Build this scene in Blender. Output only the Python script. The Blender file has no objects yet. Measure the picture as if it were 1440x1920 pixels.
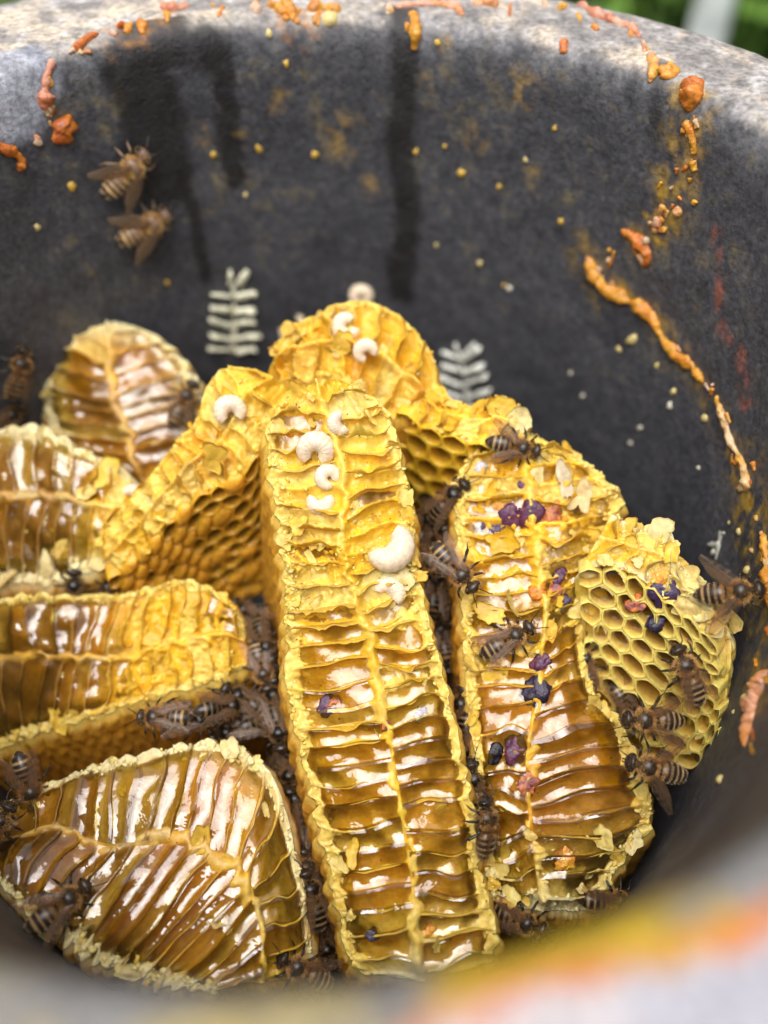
import bpy, math, random
import numpy as np
from mathutils import Vector, Matrix

# ------------------------------------------------------------------ units, camera, world, light
S = 0.00118                      # metres per scene unit (one unit is about 1.2 mm)
FPX = 1663.0                     # focal length in photograph pixels (1440 x 1920)
CAMP = np.array([12.0, -106.0, 75.0])
PITCH = math.radians(50)
FWD = np.array([0, math.cos(PITCH), -math.sin(PITCH)])
UPV = np.array([0, math.sin(PITCH), math.cos(PITCH)])
RGT = np.array([1.0, 0, 0])

scene = bpy.context.scene
COL = scene.collection
cam_d = bpy.data.cameras.new('camera')
cam = bpy.data.objects.new('camera', cam_d)
COL.objects.link(cam)
scene.camera = cam
cam.location = Vector(CAMP * S)
cam.rotation_euler = (math.radians(90) - PITCH, 0, 0)
cam_d.sensor_fit = 'VERTICAL'
cam_d.sensor_height = 36.0
cam_d.sensor_width = 27.0
cam_d.lens = 36.0 * FPX / 1920.0
cam_d.clip_start = 0.005
cam_d.clip_end = 100
cam_d.dof.use_dof = True
cam_d.dof.focus_distance = 166 * S
cam_d.dof.aperture_fstop = 4.4

world = bpy.data.worlds.new('World')
scene.world = world
world.use_nodes = True
wn = world.node_tree
wn.nodes.clear()
SUN_EL, SUN_AZ = math.radians(76), math.radians(212)     # azimuth clockwise from +Y
sky = wn.nodes.new('ShaderNodeTexSky')
sky.sky_type = 'NISHITA'
sky.sun_disc = False
sky.sun_elevation = SUN_EL
sky.sun_rotation = SUN_AZ
sky.air_density = 1.0
sky.dust_density = 5.0
sky.ozone_density = 0.6
bgn = wn.nodes.new('ShaderNodeBackground')
bgn.inputs['Strength'].default_value = 0.10
hsv = wn.nodes.new('ShaderNodeHueSaturation')
hsv.inputs['Saturation'].default_value = 0.35
wout = wn.nodes.new('ShaderNodeOutputWorld')
wn.links.new(sky.outputs[0], hsv.inputs['Color'])
wn.links.new(hsv.outputs[0], bgn.inputs['Color'])
wn.links.new(bgn.outputs[0], wout.inputs[0])

sun_d = bpy.data.lights.new('sun', 'SUN')
sun_d.energy = 1.5
sun_d.angle = math.radians(54)
sun_d.color = (1.0, 0.965, 0.95)
sun = bpy.data.objects.new('sun', sun_d)
COL.objects.link(sun)
sdir = Vector((math.cos(SUN_EL) * math.sin(SUN_AZ), math.cos(SUN_EL) * math.cos(SUN_AZ), math.sin(SUN_EL)))
sun.rotation_euler = sdir.to_track_quat('Z', 'Y').to_euler()
sun.location = (0, 0, 1)

scene.view_settings.view_transform = 'Standard'
scene.view_settings.look = 'None'
scene.view_settings.gamma = 1
scene.view_settings.use_curve_mapping = False
scene.view_settings.exposure = 0.95
scene.render.engine = 'CYCLES'
scene.cycles.max_bounces = 8
scene.cycles.transparent_max_bounces = 12

# ------------------------------------------------------------------ helpers
rnd = random.Random(7)


def unp(px, py, d):
    px = np.asarray(px, float); py = np.asarray(py, float); d = np.asarray(d, float)
    v = FWD + ((px - 720) / FPX)[..., None] * RGT + ((960 - py) / FPX)[..., None] * UPV
    return CAMP + v * d[..., None]


def proj(P):
    r = P - CAMP
    d = r @ FWD
    d = np.where(np.abs(d) < 1e-3, 1e-3, d)
    return 720 + FPX * (r @ RGT) / d, 960 - FPX * (r @ UPV) / d, d


def hsh(ix, iy, iz, seed):
    h = (ix.astype(np.int64) * 374761393 + iy.astype(np.int64) * 668265263 + iz.astype(np.int64) * 2147483647 + seed * 974634777) & 0xFFFFFFFF
    h = ((h ^ (h >> 13)) * 1274126177) & 0xFFFFFFFF
    h = ((h ^ (h >> 16)) * 2246822519) & 0xFFFFFFFF
    return ((h ^ (h >> 13)) & 0xFFFFFF) / float(0xFFFFFF)


def vn(x, y, z=0.0, seed=0):
    x, y, z = np.broadcast_arrays(np.asarray(x, float), np.asarray(y, float), np.asarray(z, float))
    ix, iy, iz = np.floor(x), np.floor(y), np.floor(z)
    fx, fy, fz = x - ix, y - iy, z - iz
    fx = fx * fx * (3 - 2 * fx); fy = fy * fy * (3 - 2 * fy); fz = fz * fz * (3 - 2 * fz)
    r = 0
    for a in (0, 1):
        for b in (0, 1):
            for c in (0, 1):
                w = (fx if a else 1 - fx) * (fy if b else 1 - fy) * (fz if c else 1 - fz)
                r = r + w * hsh(ix + a, iy + b, iz + c, seed)
    return r * 2 - 1


def fbm(x, y, z=0.0, seed=0, o=3):
    r = 0; a = 1.0; f = 1.0
    for i in range(o):
        r = r + a * vn(np.asarray(x) * f, np.asarray(y) * f, np.asarray(z) * f, seed + i * 17)
        a *= 0.5; f *= 2.03
    return r / 1.75


def sst(a, b, x):
    t = np.clip((np.asarray(x, float) - a) / (b - a), 0, 1)
    return t * t * (3 - 2 * t)


def catmull(C, n):
    C = np.asarray(C, float)
    k = len(C)
    u = np.linspace(0, k - 1, n)
    i = np.minimum(u.astype(int), k - 2)
    f = (u - i)[:, None]
    p1 = C[i]; p2 = C[i + 1]
    p0 = np.where((i > 0)[:, None], C[np.maximum(i - 1, 0)], 2 * p1 - p2)
    p3 = np.where((i < k - 2)[:, None], C[np.minimum(i + 2, k - 1)], 2 * p2 - p1)
    return 0.5 * (2 * p1 + (p2 - p0) * f + (2 * p0 - 5 * p1 + 4 * p2 - p3) * f ** 2 + (3 * p1 - p0 - 3 * p2 + p3) * f ** 3)


def nrm(v):
    v = np.asarray(v, float)
    return v / np.maximum(np.linalg.norm(v, axis=-1, keepdims=True), 1e-9)


ORG = {}


def empty(name, loc, label=None, cat=None, group=None):
    o = bpy.data.objects.new(name, None)
    COL.objects.link(o)
    o.location = Vector(np.asarray(loc, float) * S)
    o.empty_display_size = 0.005
    ORG[o.name] = np.asarray(loc, float)
    tag(o, label, cat, group)
    return o


def tag(o, label=None, cat=None, group=None, kind=None):
    if label: o['label'] = label
    if cat: o['category'] = cat
    if group: o['group'] = group
    if kind: o['kind'] = kind
    return o


def mk_mesh(name, V, Fc, mats, col=None, smooth=True, midx=None, extra=None):
    me = bpy.data.meshes.new(name)
    V = np.asarray(V, float)
    me.from_pydata((V * S).tolist(), [], [list(map(int, f)) for f in Fc])
    for m in (mats if isinstance(mats, (list, tuple)) else [mats]):
        me.materials.append(m)
    if smooth:
        me.polygons.foreach_set('use_smooth', [True] * len(me.polygons))
    if midx is not None:
        me.polygons.foreach_set('material_index', list(map(int, midx)))
    if col is not None:
        col = np.asarray(col, float)
        if col.shape[1] == 3:
            col = np.hstack([col, np.ones((len(col), 1))])
        a = me.attributes.new('Col', 'FLOAT_COLOR', 'POINT')
        a.data.foreach_set('color', col.astype(np.float32).ravel())
    if extra is not None:
        a = me.attributes.new('Thick', 'FLOAT', 'POINT')
        a.data.foreach_set('value', np.asarray(extra, np.float32).ravel())
    me.update()
    return me


def obj(name, V, Fc, mats, parent=None, col=None, smooth=True, midx=None, extra=None):
    """links ONE mesh object; V is in world units and is re-based on the parent's origin"""
    base = ORG[parent.name] if parent is not None else np.zeros(3)
    me = mk_mesh(name, np.asarray(V, float) - base, Fc, mats, col, smooth, midx, extra)
    o = bpy.data.objects.new(name, me)
    COL.objects.link(o)
    if parent is not None:
        o.parent = parent
    ORG[o.name] = base
    return o


def grid_faces(n, m, off=0, flip=False, wrap=False):
    i, j = np.meshgrid(np.arange(n - 1), np.arange(m if wrap else m - 1), indexing='ij')
    i = i.ravel(); j = j.ravel(); j2 = (j + 1) % m
    a = i * m + j + off; b = i * m + j2 + off; c = (i + 1) * m + j2 + off; d = (i + 1) * m + j + off
    return np.stack([a, d, c, b] if flip else [a, b, c, d], 1)


# ------------------------------------------------------------------ materials
def mat(name):
    m = bpy.data.materials.new(name)
    m.use_nodes = True
    nt = m.node_tree
    b = nt.nodes['Principled BSDF']
    return m, nt, b, nt.nodes['Material Output']


def N(nt, t, **kw):
    n = nt.nodes.new(t)
    for k, v in kw.items():
        if k.startswith('i_'):
            n.inputs[k[2:].replace('_', ' ')].default_value = v
        else:
            setattr(n, k, v)
    return n


def noise_node(nt, scale, detail=4, rough=0.6):
    tc = N(nt, 'ShaderNodeNewGeometry')
    n = N(nt, 'ShaderNodeTexNoise')
    n.inputs['Scale'].default_value = scale
    n.inputs['Detail'].default_value = detail
    n.inputs['Roughness'].default_value = rough
    nt.links.new(tc.outputs['Position'], n.inputs['Vector'])
    return n


def col_var(nt, b, colsock, scale, lo, hi):
    """multiplies a colour by fine noise between lo and hi (grain of the material)"""
    n = noise_node(nt, scale)
    mr = N(nt, 'ShaderNodeMapRange')
    mr.inputs['From Min'].default_value = 0.3; mr.inputs['From Max'].default_value = 0.7
    mr.inputs['To Min'].default_value = lo; mr.inputs['To Max'].default_value = hi
    nt.links.new(n.outputs['Fac'], mr.inputs['Value'])
    mx = N(nt, 'ShaderNodeVectorMath', operation='SCALE')
    nt.links.new(colsock, mx.inputs[0])
    nt.links.new(mr.outputs[0], mx.inputs['Scale'])
    nt.links.new(mx.outputs[0], b.inputs['Base Color'])
    return mx


def bump(nt, b, scale, strength, dist, detail=4):
    n = noise_node(nt, scale, detail)
    bp = N(nt, 'ShaderNodeBump')
    bp.inputs['Strength'].default_value = strength
    bp.inputs['Distance'].default_value = dist
    nt.links.new(n.outputs['Fac'], bp.inputs['Height'])
    nt.links.new(bp.outputs[0], b.inputs['Normal'])
    return bp


def wax_mat(name, sss=0.35, rough=0.42, trans=0.0):
    m, nt, b, out = mat(name)
    at = N(nt, 'ShaderNodeAttribute', attribute_name='Col')
    mx = col_var(nt, b, at.outputs['Color'], 900, 0.82, 1.12)
    b.inputs['Roughness'].default_value = rough
    b.inputs['IOR'].default_value = 1.44
    b.inputs['Subsurface Weight'].default_value = sss
    b.inputs['Subsurface Radius'].default_value = (0.0018, 0.0012, 0.0004)
    b.inputs['Subsurface Scale'].default_value = 1.0
    bump(nt, b, 1300, 0.35, 0.0004)
    if trans > 0:
        tr = N(nt, 'ShaderNodeBsdfTranslucent')
        nt.links.new(mx.outputs[0], tr.inputs['Color'])
        ms = N(nt, 'ShaderNodeMixShader')
        ms.inputs[0].default_value = trans
        nt.links.new(b.outputs[0], ms.inputs[1])
        nt.links.new(tr.outputs[0], ms.inputs[2])
        nt.links.new(ms.outputs[0], out.inputs['Surface'])
    return m


M_WAX = wax_mat('beeswax', 0.6, 0.33)
M_WALL = wax_mat('beeswax_thin', 0.0, 0.38, 0.35)
M_FLAP = wax_mat('beeswax_sheet', 0.0, 0.35, 0.18)
M_CRUMB = wax_mat('beeswax_crumb', 0.0, 0.4)
M_LARVA = wax_mat('larva_skin', 0.7, 0.14)

# honey: clear amber body that filters what lies under it by its thickness, with a glossy skin
M_HONEY, nt, b, out = mat('honey')
nt.nodes.remove(b)
at = N(nt, 'ShaderNodeAttribute', attribute_name='Thick')
cr = N(nt, 'ShaderNodeValToRGB')
cr.color_ramp.elements[0].position = 0.0
cr.color_ramp.elements[0].color = (0.98, 0.93, 0.75, 1)
cr.color_ramp.elements[1].position = 1.0
cr.color_ramp.elements[1].color = (0.85, 0.76, 0.27, 1)
e = cr.color_ramp.elements.new(0.35); e.color = (0.93, 0.87, 0.50, 1)
mr = N(nt, 'ShaderNodeMapRange'); mr.inputs['From Max'].default_value = 2.2
hn = noise_node(nt, 260, 3)
hm = N(nt, 'ShaderNodeMath', operation='MULTIPLY_ADD'); hm.inputs[1].default_value = 1.6; hm.inputs[2].default_value = -0.75
nt.links.new(hn.outputs['Fac'], hm.inputs[0])
ha = N(nt, 'ShaderNodeMath', operation='ADD')
nt.links.new(hm.outputs[0], ha.inputs[0]); nt.links.new(at.outputs['Fac'], ha.inputs[1])
nt.links.new(ha.outputs[0], mr.inputs['Value'])
nt.links.new(mr.outputs[0], cr.inputs[0])
tb = N(nt, 'ShaderNodeBsdfTransparent')
nt.links.new(cr.outputs[0], tb.inputs['Color'])
df = N(nt, 'ShaderNodeBsdfDiffuse'); df.inputs['Color'].default_value = (0.36, 0.20, 0.02, 1)
m1 = N(nt, 'ShaderNodeMixShader'); m1.inputs[0].default_value = 0.10
nt.links.new(tb.outputs[0], m1.inputs[1]); nt.links.new(df.outputs[0], m1.inputs[2])
gl = N(nt, 'ShaderNodeBsdfGlossy'); gl.inputs['Roughness'].default_value = 0.04
fr = N(nt, 'ShaderNodeFresnel'); fr.inputs['IOR'].default_value = 1.9
nz = noise_node(nt, 420, 2)
bp = N(nt, 'ShaderNodeBump'); bp.inputs['Strength'].default_value = 0.25; bp.inputs['Distance'].default_value = 0.0006
nt.links.new(nz.outputs['Fac'], bp.inputs['Height'])
nt.links.new(bp.outputs[0], gl.inputs['Normal'])
m2 = N(nt, 'ShaderNodeMixShader')
nt.links.new(fr.outputs[0], m2.inputs[0]); nt.links.new(m1.outputs[0], m2.inputs[1]); nt.links.new(gl.outputs[0], m2.inputs[2])
nt.links.new(m2.outputs[0], out.inputs['Surface'])

# pot
M_POT, nt, b, out = mat('dark_cast_pot')
at = N(nt, 'ShaderNodeAttribute', attribute_name='Col')
mx = col_var(nt, b, at.outputs['Color'], 700, 0.55, 1.5)
nt.links.new(at.outputs['Alpha'], b.inputs['Roughness'])
n1 = noise_node(nt, 900, 6, 0.7)
bp = N(nt, 'ShaderNodeBump'); bp.inputs['Strength'].default_value = 0.6; bp.inputs['Distance'].default_value = 0.0007
vo = N(nt, 'ShaderNodeTexVoronoi'); vo.inputs['Scale'].default_value = 420
gp = N(nt, 'ShaderNodeNewGeometry'); nt.links.new(gp.outputs['Position'], vo.inputs['Vector'])
vm = N(nt, 'ShaderNodeMapRange'); vm.inputs['From Max'].default_value = 0.32; vm.inputs['To Min'].default_value = -0.35; vm.inputs['To Max'].default_value = 0.0
nt.links.new(vo.outputs['Distance'], vm.inputs['Value'])
sm = N(nt, 'ShaderNodeMath', operation='ADD')
nt.links.new(n1.outputs['Fac'], sm.inputs[0]); nt.links.new(vm.outputs[0], sm.inputs[1])
nt.links.new(sm.outputs[0], bp.inputs['Height']); nt.links.new(bp.outputs[0], b.inputs['Normal'])

M_PROP, nt, b, out = mat('propolis')
at = N(nt, 'ShaderNodeAttribute', attribute_name='Col')
col_var(nt, b, at.outputs['Color'], 600, 0.6, 1.3)
b.inputs['Roughness'].default_value = 0.3
b.inputs['Subsurface Weight'].default_value = 0.3
b.inputs['Subsurface Radius'].default_value = (0.002, 0.0007, 0.0002)
b.inputs['Subsurface Scale'].default_value = 1.0
bump(nt, b, 900, 0.6, 0.0006)

M_POLLEN, nt, b, out = mat('packed_pollen')
at = N(nt, 'ShaderNodeAttribute', attribute_name='Col')
col_var(nt, b, at.outputs['Color'], 1500, 0.6, 1.4)
b.inputs['Roughness'].default_value = 0.3
bump(nt, b, 1800, 0.6, 0.0004)

M_BEE, nt, b, out = mat('bee_cuticle')
at = N(nt, 'ShaderNodeAttribute', attribute_name='Col')
nt.links.new(at.outputs['Color'], b.inputs['Base Color'])
b.inputs['Roughness'].default_value = 0.33
M_EYE, nt, b, out = mat('bee_eye')
b.inputs['Base Color'].default_value = (0.008, 0.007, 0.006, 1)
b.inputs['Roughness'].default_value = 0.15
M_FUZZ, nt, b, out = mat('bee_hair')
at = N(nt, 'ShaderNodeAttribute', attribute_name='Col')
nt.links.new(at.outputs['Color'], b.inputs['Base Color'])
b.inputs['Roughness'].default_value = 0.6
M_WING, nt, b, out = mat('bee_wing')
at = N(nt, 'ShaderNodeAttribute', attribute_name='Col')
nt.links.new(at.outputs['Color'], b.inputs['Base Color'])
b.inputs['Roughness'].default_value = 0.25
tb = N(nt, 'ShaderNodeBsdfTransparent'); tb.inputs['Color'].default_value = (0.86, 0.74, 0.56, 1)
ms = N(nt, 'ShaderNodeMixShader')
nt.links.new(at.outputs['Alpha'], ms.inputs[0])
nt.links.new(tb.outputs[0], ms.inputs[1]); nt.links.new(b.outputs[0], ms.inputs[2])
nt.links.new(ms.outputs[0], out.inputs['Surface'])


def plain(name, c, rough=0.6, bs=None):
    m, nt, b, out = mat(name)
    rgb = N(nt, 'ShaderNodeRGB'); rgb.outputs[0].default_value = (*c, 1)
    col_var(nt, b, rgb.outputs[0], bs or 60, 0.7, 1.3)
    b.inputs['Roughness'].default_value = rough
    return m


M_LEAF = plain('leaf', (0.17, 0.32, 0.05), 0.5)
M_GRASS = plain('grass', (0.15, 0.28, 0.05), 0.6)
M_SOIL = plain('lawn_soil', (0.05, 0.08, 0.02), 0.9)
M_POST = plain('painted_post', (0.72, 0.74, 0.74), 0.5)

# ------------------------------------------------------------------ the setting far behind: lawn, post, shrubs
GZ = -175.0
gv = [(-9000, -3000, GZ), (9000, -3000, GZ), (9000, 20000, GZ), (-9000, 20000, GZ)]
g = obj('lawn', gv, [(0, 1, 2, 3)], M_SOIL, smooth=False)
tag(g, kind='structure')

# ------------------------------------------------------------------ pot
# inner profile: (radius, z) from the floor up over the rounded lip, the flat rim and down the outside
prof = [(0.2, -165), (40, -165), (62, -163), (71, -155), (75, -135), (78, -110), (80, -90), (82, -70), (84.5, -50),
        (87, -30), (88.3, -16), (89.0, -8), (89.8, -3.6), (91.2, -1.2), (93.4, -0.2), (98, 0.2), (106, 0.4), (112, -0.2), (115.5, -2.2), (117.2, -6),
        (117.5, -20), (115, -60), (108, -120), (98, -175)]
prof = np.array(prof, float)
pd = np.concatenate([[0], np.cumsum(np.hypot(*np.diff(prof, axis=0).T))])
samp = [0]
while samp[-1] < pd[-1]:
    z = np.interp(samp[-1], pd, prof[:, 1])
    r = np.interp(samp[-1], pd, prof[:, 0])
    step = 1.1 if (z > -100 and r < 117) else 5.0
    samp.append(samp[-1] + step)
samp = np.array(samp[:-1] + [pd[-1]])
pr = catmull(prof, 600)
prd = np.concatenate([[0], np.cumsum(np.hypot(*np.diff(pr, axis=0).T))])
prd *= pd[-1] / prd[-1]
RR = np.interp(samp, prd, pr[:, 0]); ZZ = np.interp(samp, prd, pr[:, 1])
NA = 640
ang = np.linspace(0, 2 * np.pi, NA, endpoint=False)
A, RRg = np.meshgrid(ang, RR, indexing='xy'); _, ZZg = np.meshgrid(ang, ZZ, indexing='xy')
dis = 0.5 * fbm(np.cos(A) * 6, np.sin(A) * 6, ZZg / 14, 3) + 0.22 * fbm(np.cos(A) * 40, np.sin(A) * 40, ZZg / 2.2, 5)
RRg = RRg + dis * sst(0, 30, RRg) * np.where(RRg > 95, -0.4, 1)
zdis = 0.25 * fbm(np.cos(A) * 30, np.sin(A) * 30, RRg / 3, 9) * sst(90, 96, RRg)
RRg = RRg + sst(104, 116, RRg) * 9 * np.exp(-((A - 2.2) / 0.35) ** 2)
PV = np.stack([RRg * np.cos(A), RRg * np.sin(A), ZZg + zdis], -1).reshape(-1, 3)
Rf, Zf, Af = RRg.ravel(), PV[:, 2], A.ravel()
px, py, pdp = proj(PV)
inside = (Rf < 97) & (pdp > 0)
back = inside & (PV[:, 1] > -40)


def segd(px, py, pts):
    d = np.full(px.shape, 1e9)
    for (x0, y0), (x1, y1) in zip(pts[:-1], pts[1:]):
        vx, vy = x1 - x0, y1 - y0
        t = np.clip(((px - x0) * vx + (py - y0) * vy) / (vx * vx + vy * vy), 0, 1)
        d = np.minimum(d, np.hypot(px - x0 - t * vx, py - y0 - t * vy))
    return d


n1 = fbm(PV[:, 0] / 9, PV[:, 1] / 9, PV[:, 2] / 9, 21)
n2 = fbm(PV[:, 0] / 2.6, PV[:, 1] / 2.6, PV[:, 2] / 2.6, 22)
n3 = vn(PV[:, 0] / 1.6, PV[:, 1] / 1.6, PV[:, 2] / 1.6, 23)
pc = np.ones((len(PV), 4)); pc[:, :3] = np.array([0.052, 0.053, 0.060]) * (1 + 0.3 * n1 + 0.25 * n2)[:, None]
pc[:, 3] = 0.55


def lay(c, w, rough=None):
    w = np.clip(w, 0, 1)
    pc[:, :3] = pc[:, :3] * (1 - w[:, None]) + np.array(c) * w[:, None]
    if rough is not None:
        pc[:, 3] = pc[:, 3] * (1 - w) + rough * w


# rim top: weathered pale mineral crust
rimw = sst(89.9, 92.5, Rf + 0.5 * n2) * sst(-30, -1, Zf)
lay((0.36, 0.33, 0.30), rimw * (0.62 + 0.5 * n2), 0.85)
lay((0.55, 0.46, 0.35), rimw * np.clip(n1 * 1.6 + n3 * 0.5 + 0.1, 0, 1), 0.9)
lay((0.50, 0.50, 0.50), rimw * np.clip(n2 * 1.8 - 0.3, 0, 1) * 0.7, 0.9)
# paler bleached ring of the lid's seat just inside the rim
lay((0.30, 0.30, 0.31), sst(88.6, 90.3, Rf) * (1 - sst(94, 97, Rf)) * (0.25 + 0.5 * n2) * (Zf > -14), 0.7)
# yellow-green pollen dust and specks on the far wall, more of it near the top
hz = sst(-85, -15, Zf) * back
lay((0.22, 0.17, 0.06), hz * np.clip(n2 * 1.2 + n1 * 0.8 - 0.38, 0, 1) * 0.9)
lay((0.13, 0.12, 0.10), hz * np.clip(n3 * 1.2 - 0.3, 0, 1) * 0.6)
lay((0.03, 0.03, 0.033), back * np.clip(-n2 * 1.7 - 0.5, 0, 1) * 0.7)


def stain(pts, w0, c, amt, soft=12, rough=None, edge=14):
    d = segd(px, py, pts) + edge * n2
    lay(c, amt * (1 - sst(w0 - soft, w0 + soft, d)) * back * (1 if c[0] < .1 else np.clip(.35 + 1.3 * n3 + .5 * n2, 0, 1)), rough)


# dark wet runs down the far wall
DK = (0.007, 0.0055, 0.005)
stain([(300, 60), (250, 120), (280, 200), (300, 330)], 62, DK, 0.85, 14, 0.5)
stain([(380, 60), (420, 130), (425, 240), (440, 330)], 22, DK, 0.85, 7, 0.5)
stain([(300, 100), (400, 90)], 40, DK, 0.7, 14, 0.5)
stain([(340, 330), (365, 400), (385, 520)], 12, DK, 0.8, 6, 0.5, 4)
stain([(760, 20), (757, 150), (748, 260), (765, 400), (750, 540)], 26, DK, 0.85, 12, 0.5)
stain([(1240, 120), (1230, 250)], 16, DK, 0.6, 9, 0.35)
# orange and yellow stains below the propolis
OR, YL = (0.42, 0.17, 0.02), (0.40, 0.24, 0.02)
stain([(1295, 170), (1290, 260), (1250, 400), (1215, 450)], 38, YL, 0.95, 22, 0.5, 34)
stain([(1130, 520), (1230, 600), (1310, 720), (1370, 830), (1410, 960)], 16, YL, 0.6, 14, 0.5, 20)
stain([(1410, 960), (1435, 1100), (1430, 1300)], 34, (0.30, 0.19, 0.02), 0.7, 22, 0.5, 26)
stain([(1290, 240), (1280, 330)], 24, (0.3, 0.2, 0.12), 0.6, 20, 0.5, 22)
stain([(1345, 420), (1350, 520), (1345, 600), (1365, 640)], 7, (0.40, 0.10, 0.05), 0.6, 7, 0.6, 9)
stain([(1390, 650), (1400, 760)], 9, (0.40, 0.10, 0.05), 0.6, 9, 0.6, 12)
stain([(1090, 470), (1130, 560), (1160, 560)], 26, YL, 0.5, 22, 0.5, 18)
stain([(540, 20), (560, 60)], 34, OR, 0.7, 20, 0.5, 22)
stain([(190, 50), (230, 110), (330, 15)], 14, OR, 0.6, 14, 0.5, 16)
stain([(1395, 860), (1420, 980), (1440, 1100)], 30, YL, 0.45, 24, 0.5, 18)
for cx, cy, rr in ((523, 187, 14), (640, 250, 26), (375, 250, 12), (835, 80, 12), (885, 250, 16), (800, 150, 12), (980, 160, 22), (1000, 330, 14), (690, 345, 14), (450, 260, 10)):
    stain([(cx, cy - rr * 0.4), (cx + 4, cy + rr)], rr, (0.42, 0.26, 0.06), 0.6, rr * 0.9, 0.5, rr * 1.2)
# pale chipped bluish patch of the lip on the left
ch = (1 - sst(58, 84, segd(px, py, [(-60, 190), (20, 200), (40, 150)]) + 14 * n2)) * inside
lay((0.20, 0.215, 0.26), ch * (0.85 + 0.6 * n2), 0.6)
lay((0.42, 0.43, 0.47), ch * np.clip(n1 * 2.2 + 0.1, 0, 1) * 0.8, 0.6)
# near lip: lid seat with whitish crust, orange and yellow bands that follow the lip (radius), on the right-hand side
near = (PV[:, 1] < -30) & (Rf < 116) & (Zf > -40)
lay((0.15, 0.145, 0.135), near * sst(87.8, 91, Rf) * 0.8, 0.7)
lay((0.34, 0.26, 0.08), near * sst(89.5, 91.5, Rf) * (px < 800) * np.clip(n1 * 3 - 0.35, 0, 1) * 0.8, 0.7)
ln = np.interp(px, [600, 830, 1000, 1150, 1300, 1440, 1700], [2080, 1935, 1880, 1825, 1775, 1735, 1650]) + 60 * n1 + 26 * n2     # seat of the lid
below = py - ln
lay((0.40, 0.27, 0.012), near * sst(-150, -105, below + 40 * n1) * sst(760, 860, px) * (1 - sst(1180, 1330, px)), 0.5)
lay((0.40, 0.27, 0.012), near * (below > -170) * sst(1150, 1250, px) * np.clip(n1 * 4 - 0.3, 0, 1), 0.5)
lay((0.50, 0.14, 0.03), near * sst(-64, -24, below + 22 * n2 + 18 * n1) * np.clip(.75 + .6 * n2, 0, 1), 0.5)
lay((0.42, 0.385, 0.39), near * sst(-6, 12, below), 0.7)
lay((0.30, 0.30, 0.34), near * sst(0, 20, below) * np.clip(n1 * 3.2 - 0.1, 0, 1) * 0.8, 0.7)
lay((0.55, 0.14, 0.03), near * sst(0, 20, below) * np.clip(-n1 * 4 - 1.0, 0, 1) * 0.8, 0.7)
pc[:, :3] = np.clip(pc[:, :3], 0.004, 0.8)
pot = empty('round_pot', (0, 0, GZ), 'dark grey round cast pot with crusted rim holding the torn combs', 'pot')
pot_body = obj('pot_body', PV, grid_faces(len(samp), NA, wrap=True), M_POT, pot, pc)
bpy.context.view_layer.update()
DG = None


def refresh():
    global DG
    bpy.context.view_layer.update()
    DG = bpy.context.evaluated_depsgraph_get()


def cast(px_, py_):
    v = FWD + ((px_ - 720) / FPX) * RGT + ((960 - py_) / FPX) * UPV
    ok, loc, no, idx, ob, mtx = scene.ray_cast(DG, Vector(CAMP * S), Vector(v).normalized())
    if not ok:
        return None, None, None
    no = np.array(no)
    if np.dot(no, v) > 0: no = -no
    return np.array(loc) / S, no, ob


refresh()

# ---- propolis on the pot
PC = {'red': (0.46, 0.11, 0.02), 'orange': (0.58, 0.21, 0.02), 'amber': (0.62, 0.31, 0.03), 'pink': (0.60, 0.32, 0.22), 'cream': (0.66, 0.52, 0.36)}


def blob_tube(pts, rad, seed, c1, c2, name, parent, lift=0.3, label=None, nseg=18, step=0.3, rough=0.45):
    pts = np.asarray(pts, float)
    C = catmull(pts, max(8, int(np.sum(np.linalg.norm(np.diff(pts, axis=0), axis=1)) / step) + 4)) if len(pts) > 1 else pts
    n = len(C)
    T = nrm(np.gradient(C, axis=0))
    up = nrm(CAMP - C)
    B = nrm(np.cross(T, up)); U = np.cross(B, T)
    u = np.linspace(0, 1, n)
    r = np.interp(u, np.linspace(0, 1, len(rad)), rad) * np.sqrt(np.clip(1 - (2 * u - 1) ** 8, 0.02, 1))
    r = r * (1 + 0.45 * vn(u * n * step / 2.2, seed * 3.1, 0, seed))
    a = np.linspace(0, 2 * np.pi, nseg, endpoint=False)
    V = C[:, None, :] + r[:, None, None] * (np.cos(a)[None, :, None] * B[:, None, :] + 0.8 * np.sin(a)[None, :, None] * U[:, None, :])
    V = V.reshape(-1, 3)
    nn = fbm(V[:, 0] / 1.7, V[:, 1] / 1.7, V[:, 2] / 1.7, seed) + 0.5 * fbm(V[:, 0] / .55, V[:, 1] / .55, V[:, 2] / .55, seed + 3)
    cen = np.repeat(C, nseg, axis=0)
    V = cen + (V - cen) * (1 + rough * 1.6 * nn)[:, None]
    w = np.clip(0.5 + 0.9 * fbm(V[:, 0] / 3, V[:, 1] / 3, V[:, 2] / 3, seed + 5), 0, 1)[:, None]
    col = np.array(c1) * (1 - w) + np.array(c2) * w
    Fc = [list(f) for f in grid_faces(n, nseg, wrap=True)]
    Fc.append(list(range(nseg))[::-1]); Fc.append(list(range((n - 1) * nseg, n * nseg)))
    o = obj(name, V, Fc, M_PROP, parent, col)
    if label: o['label'] = label
    return o


def on_pot(pp, lift=0.25):
    r = []
    for x, y in pp:
        p, no, ob = cast(x, y)
        if p is not None:
            r.append(p + nrm(CAMP - p) * lift)
    return r


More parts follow.
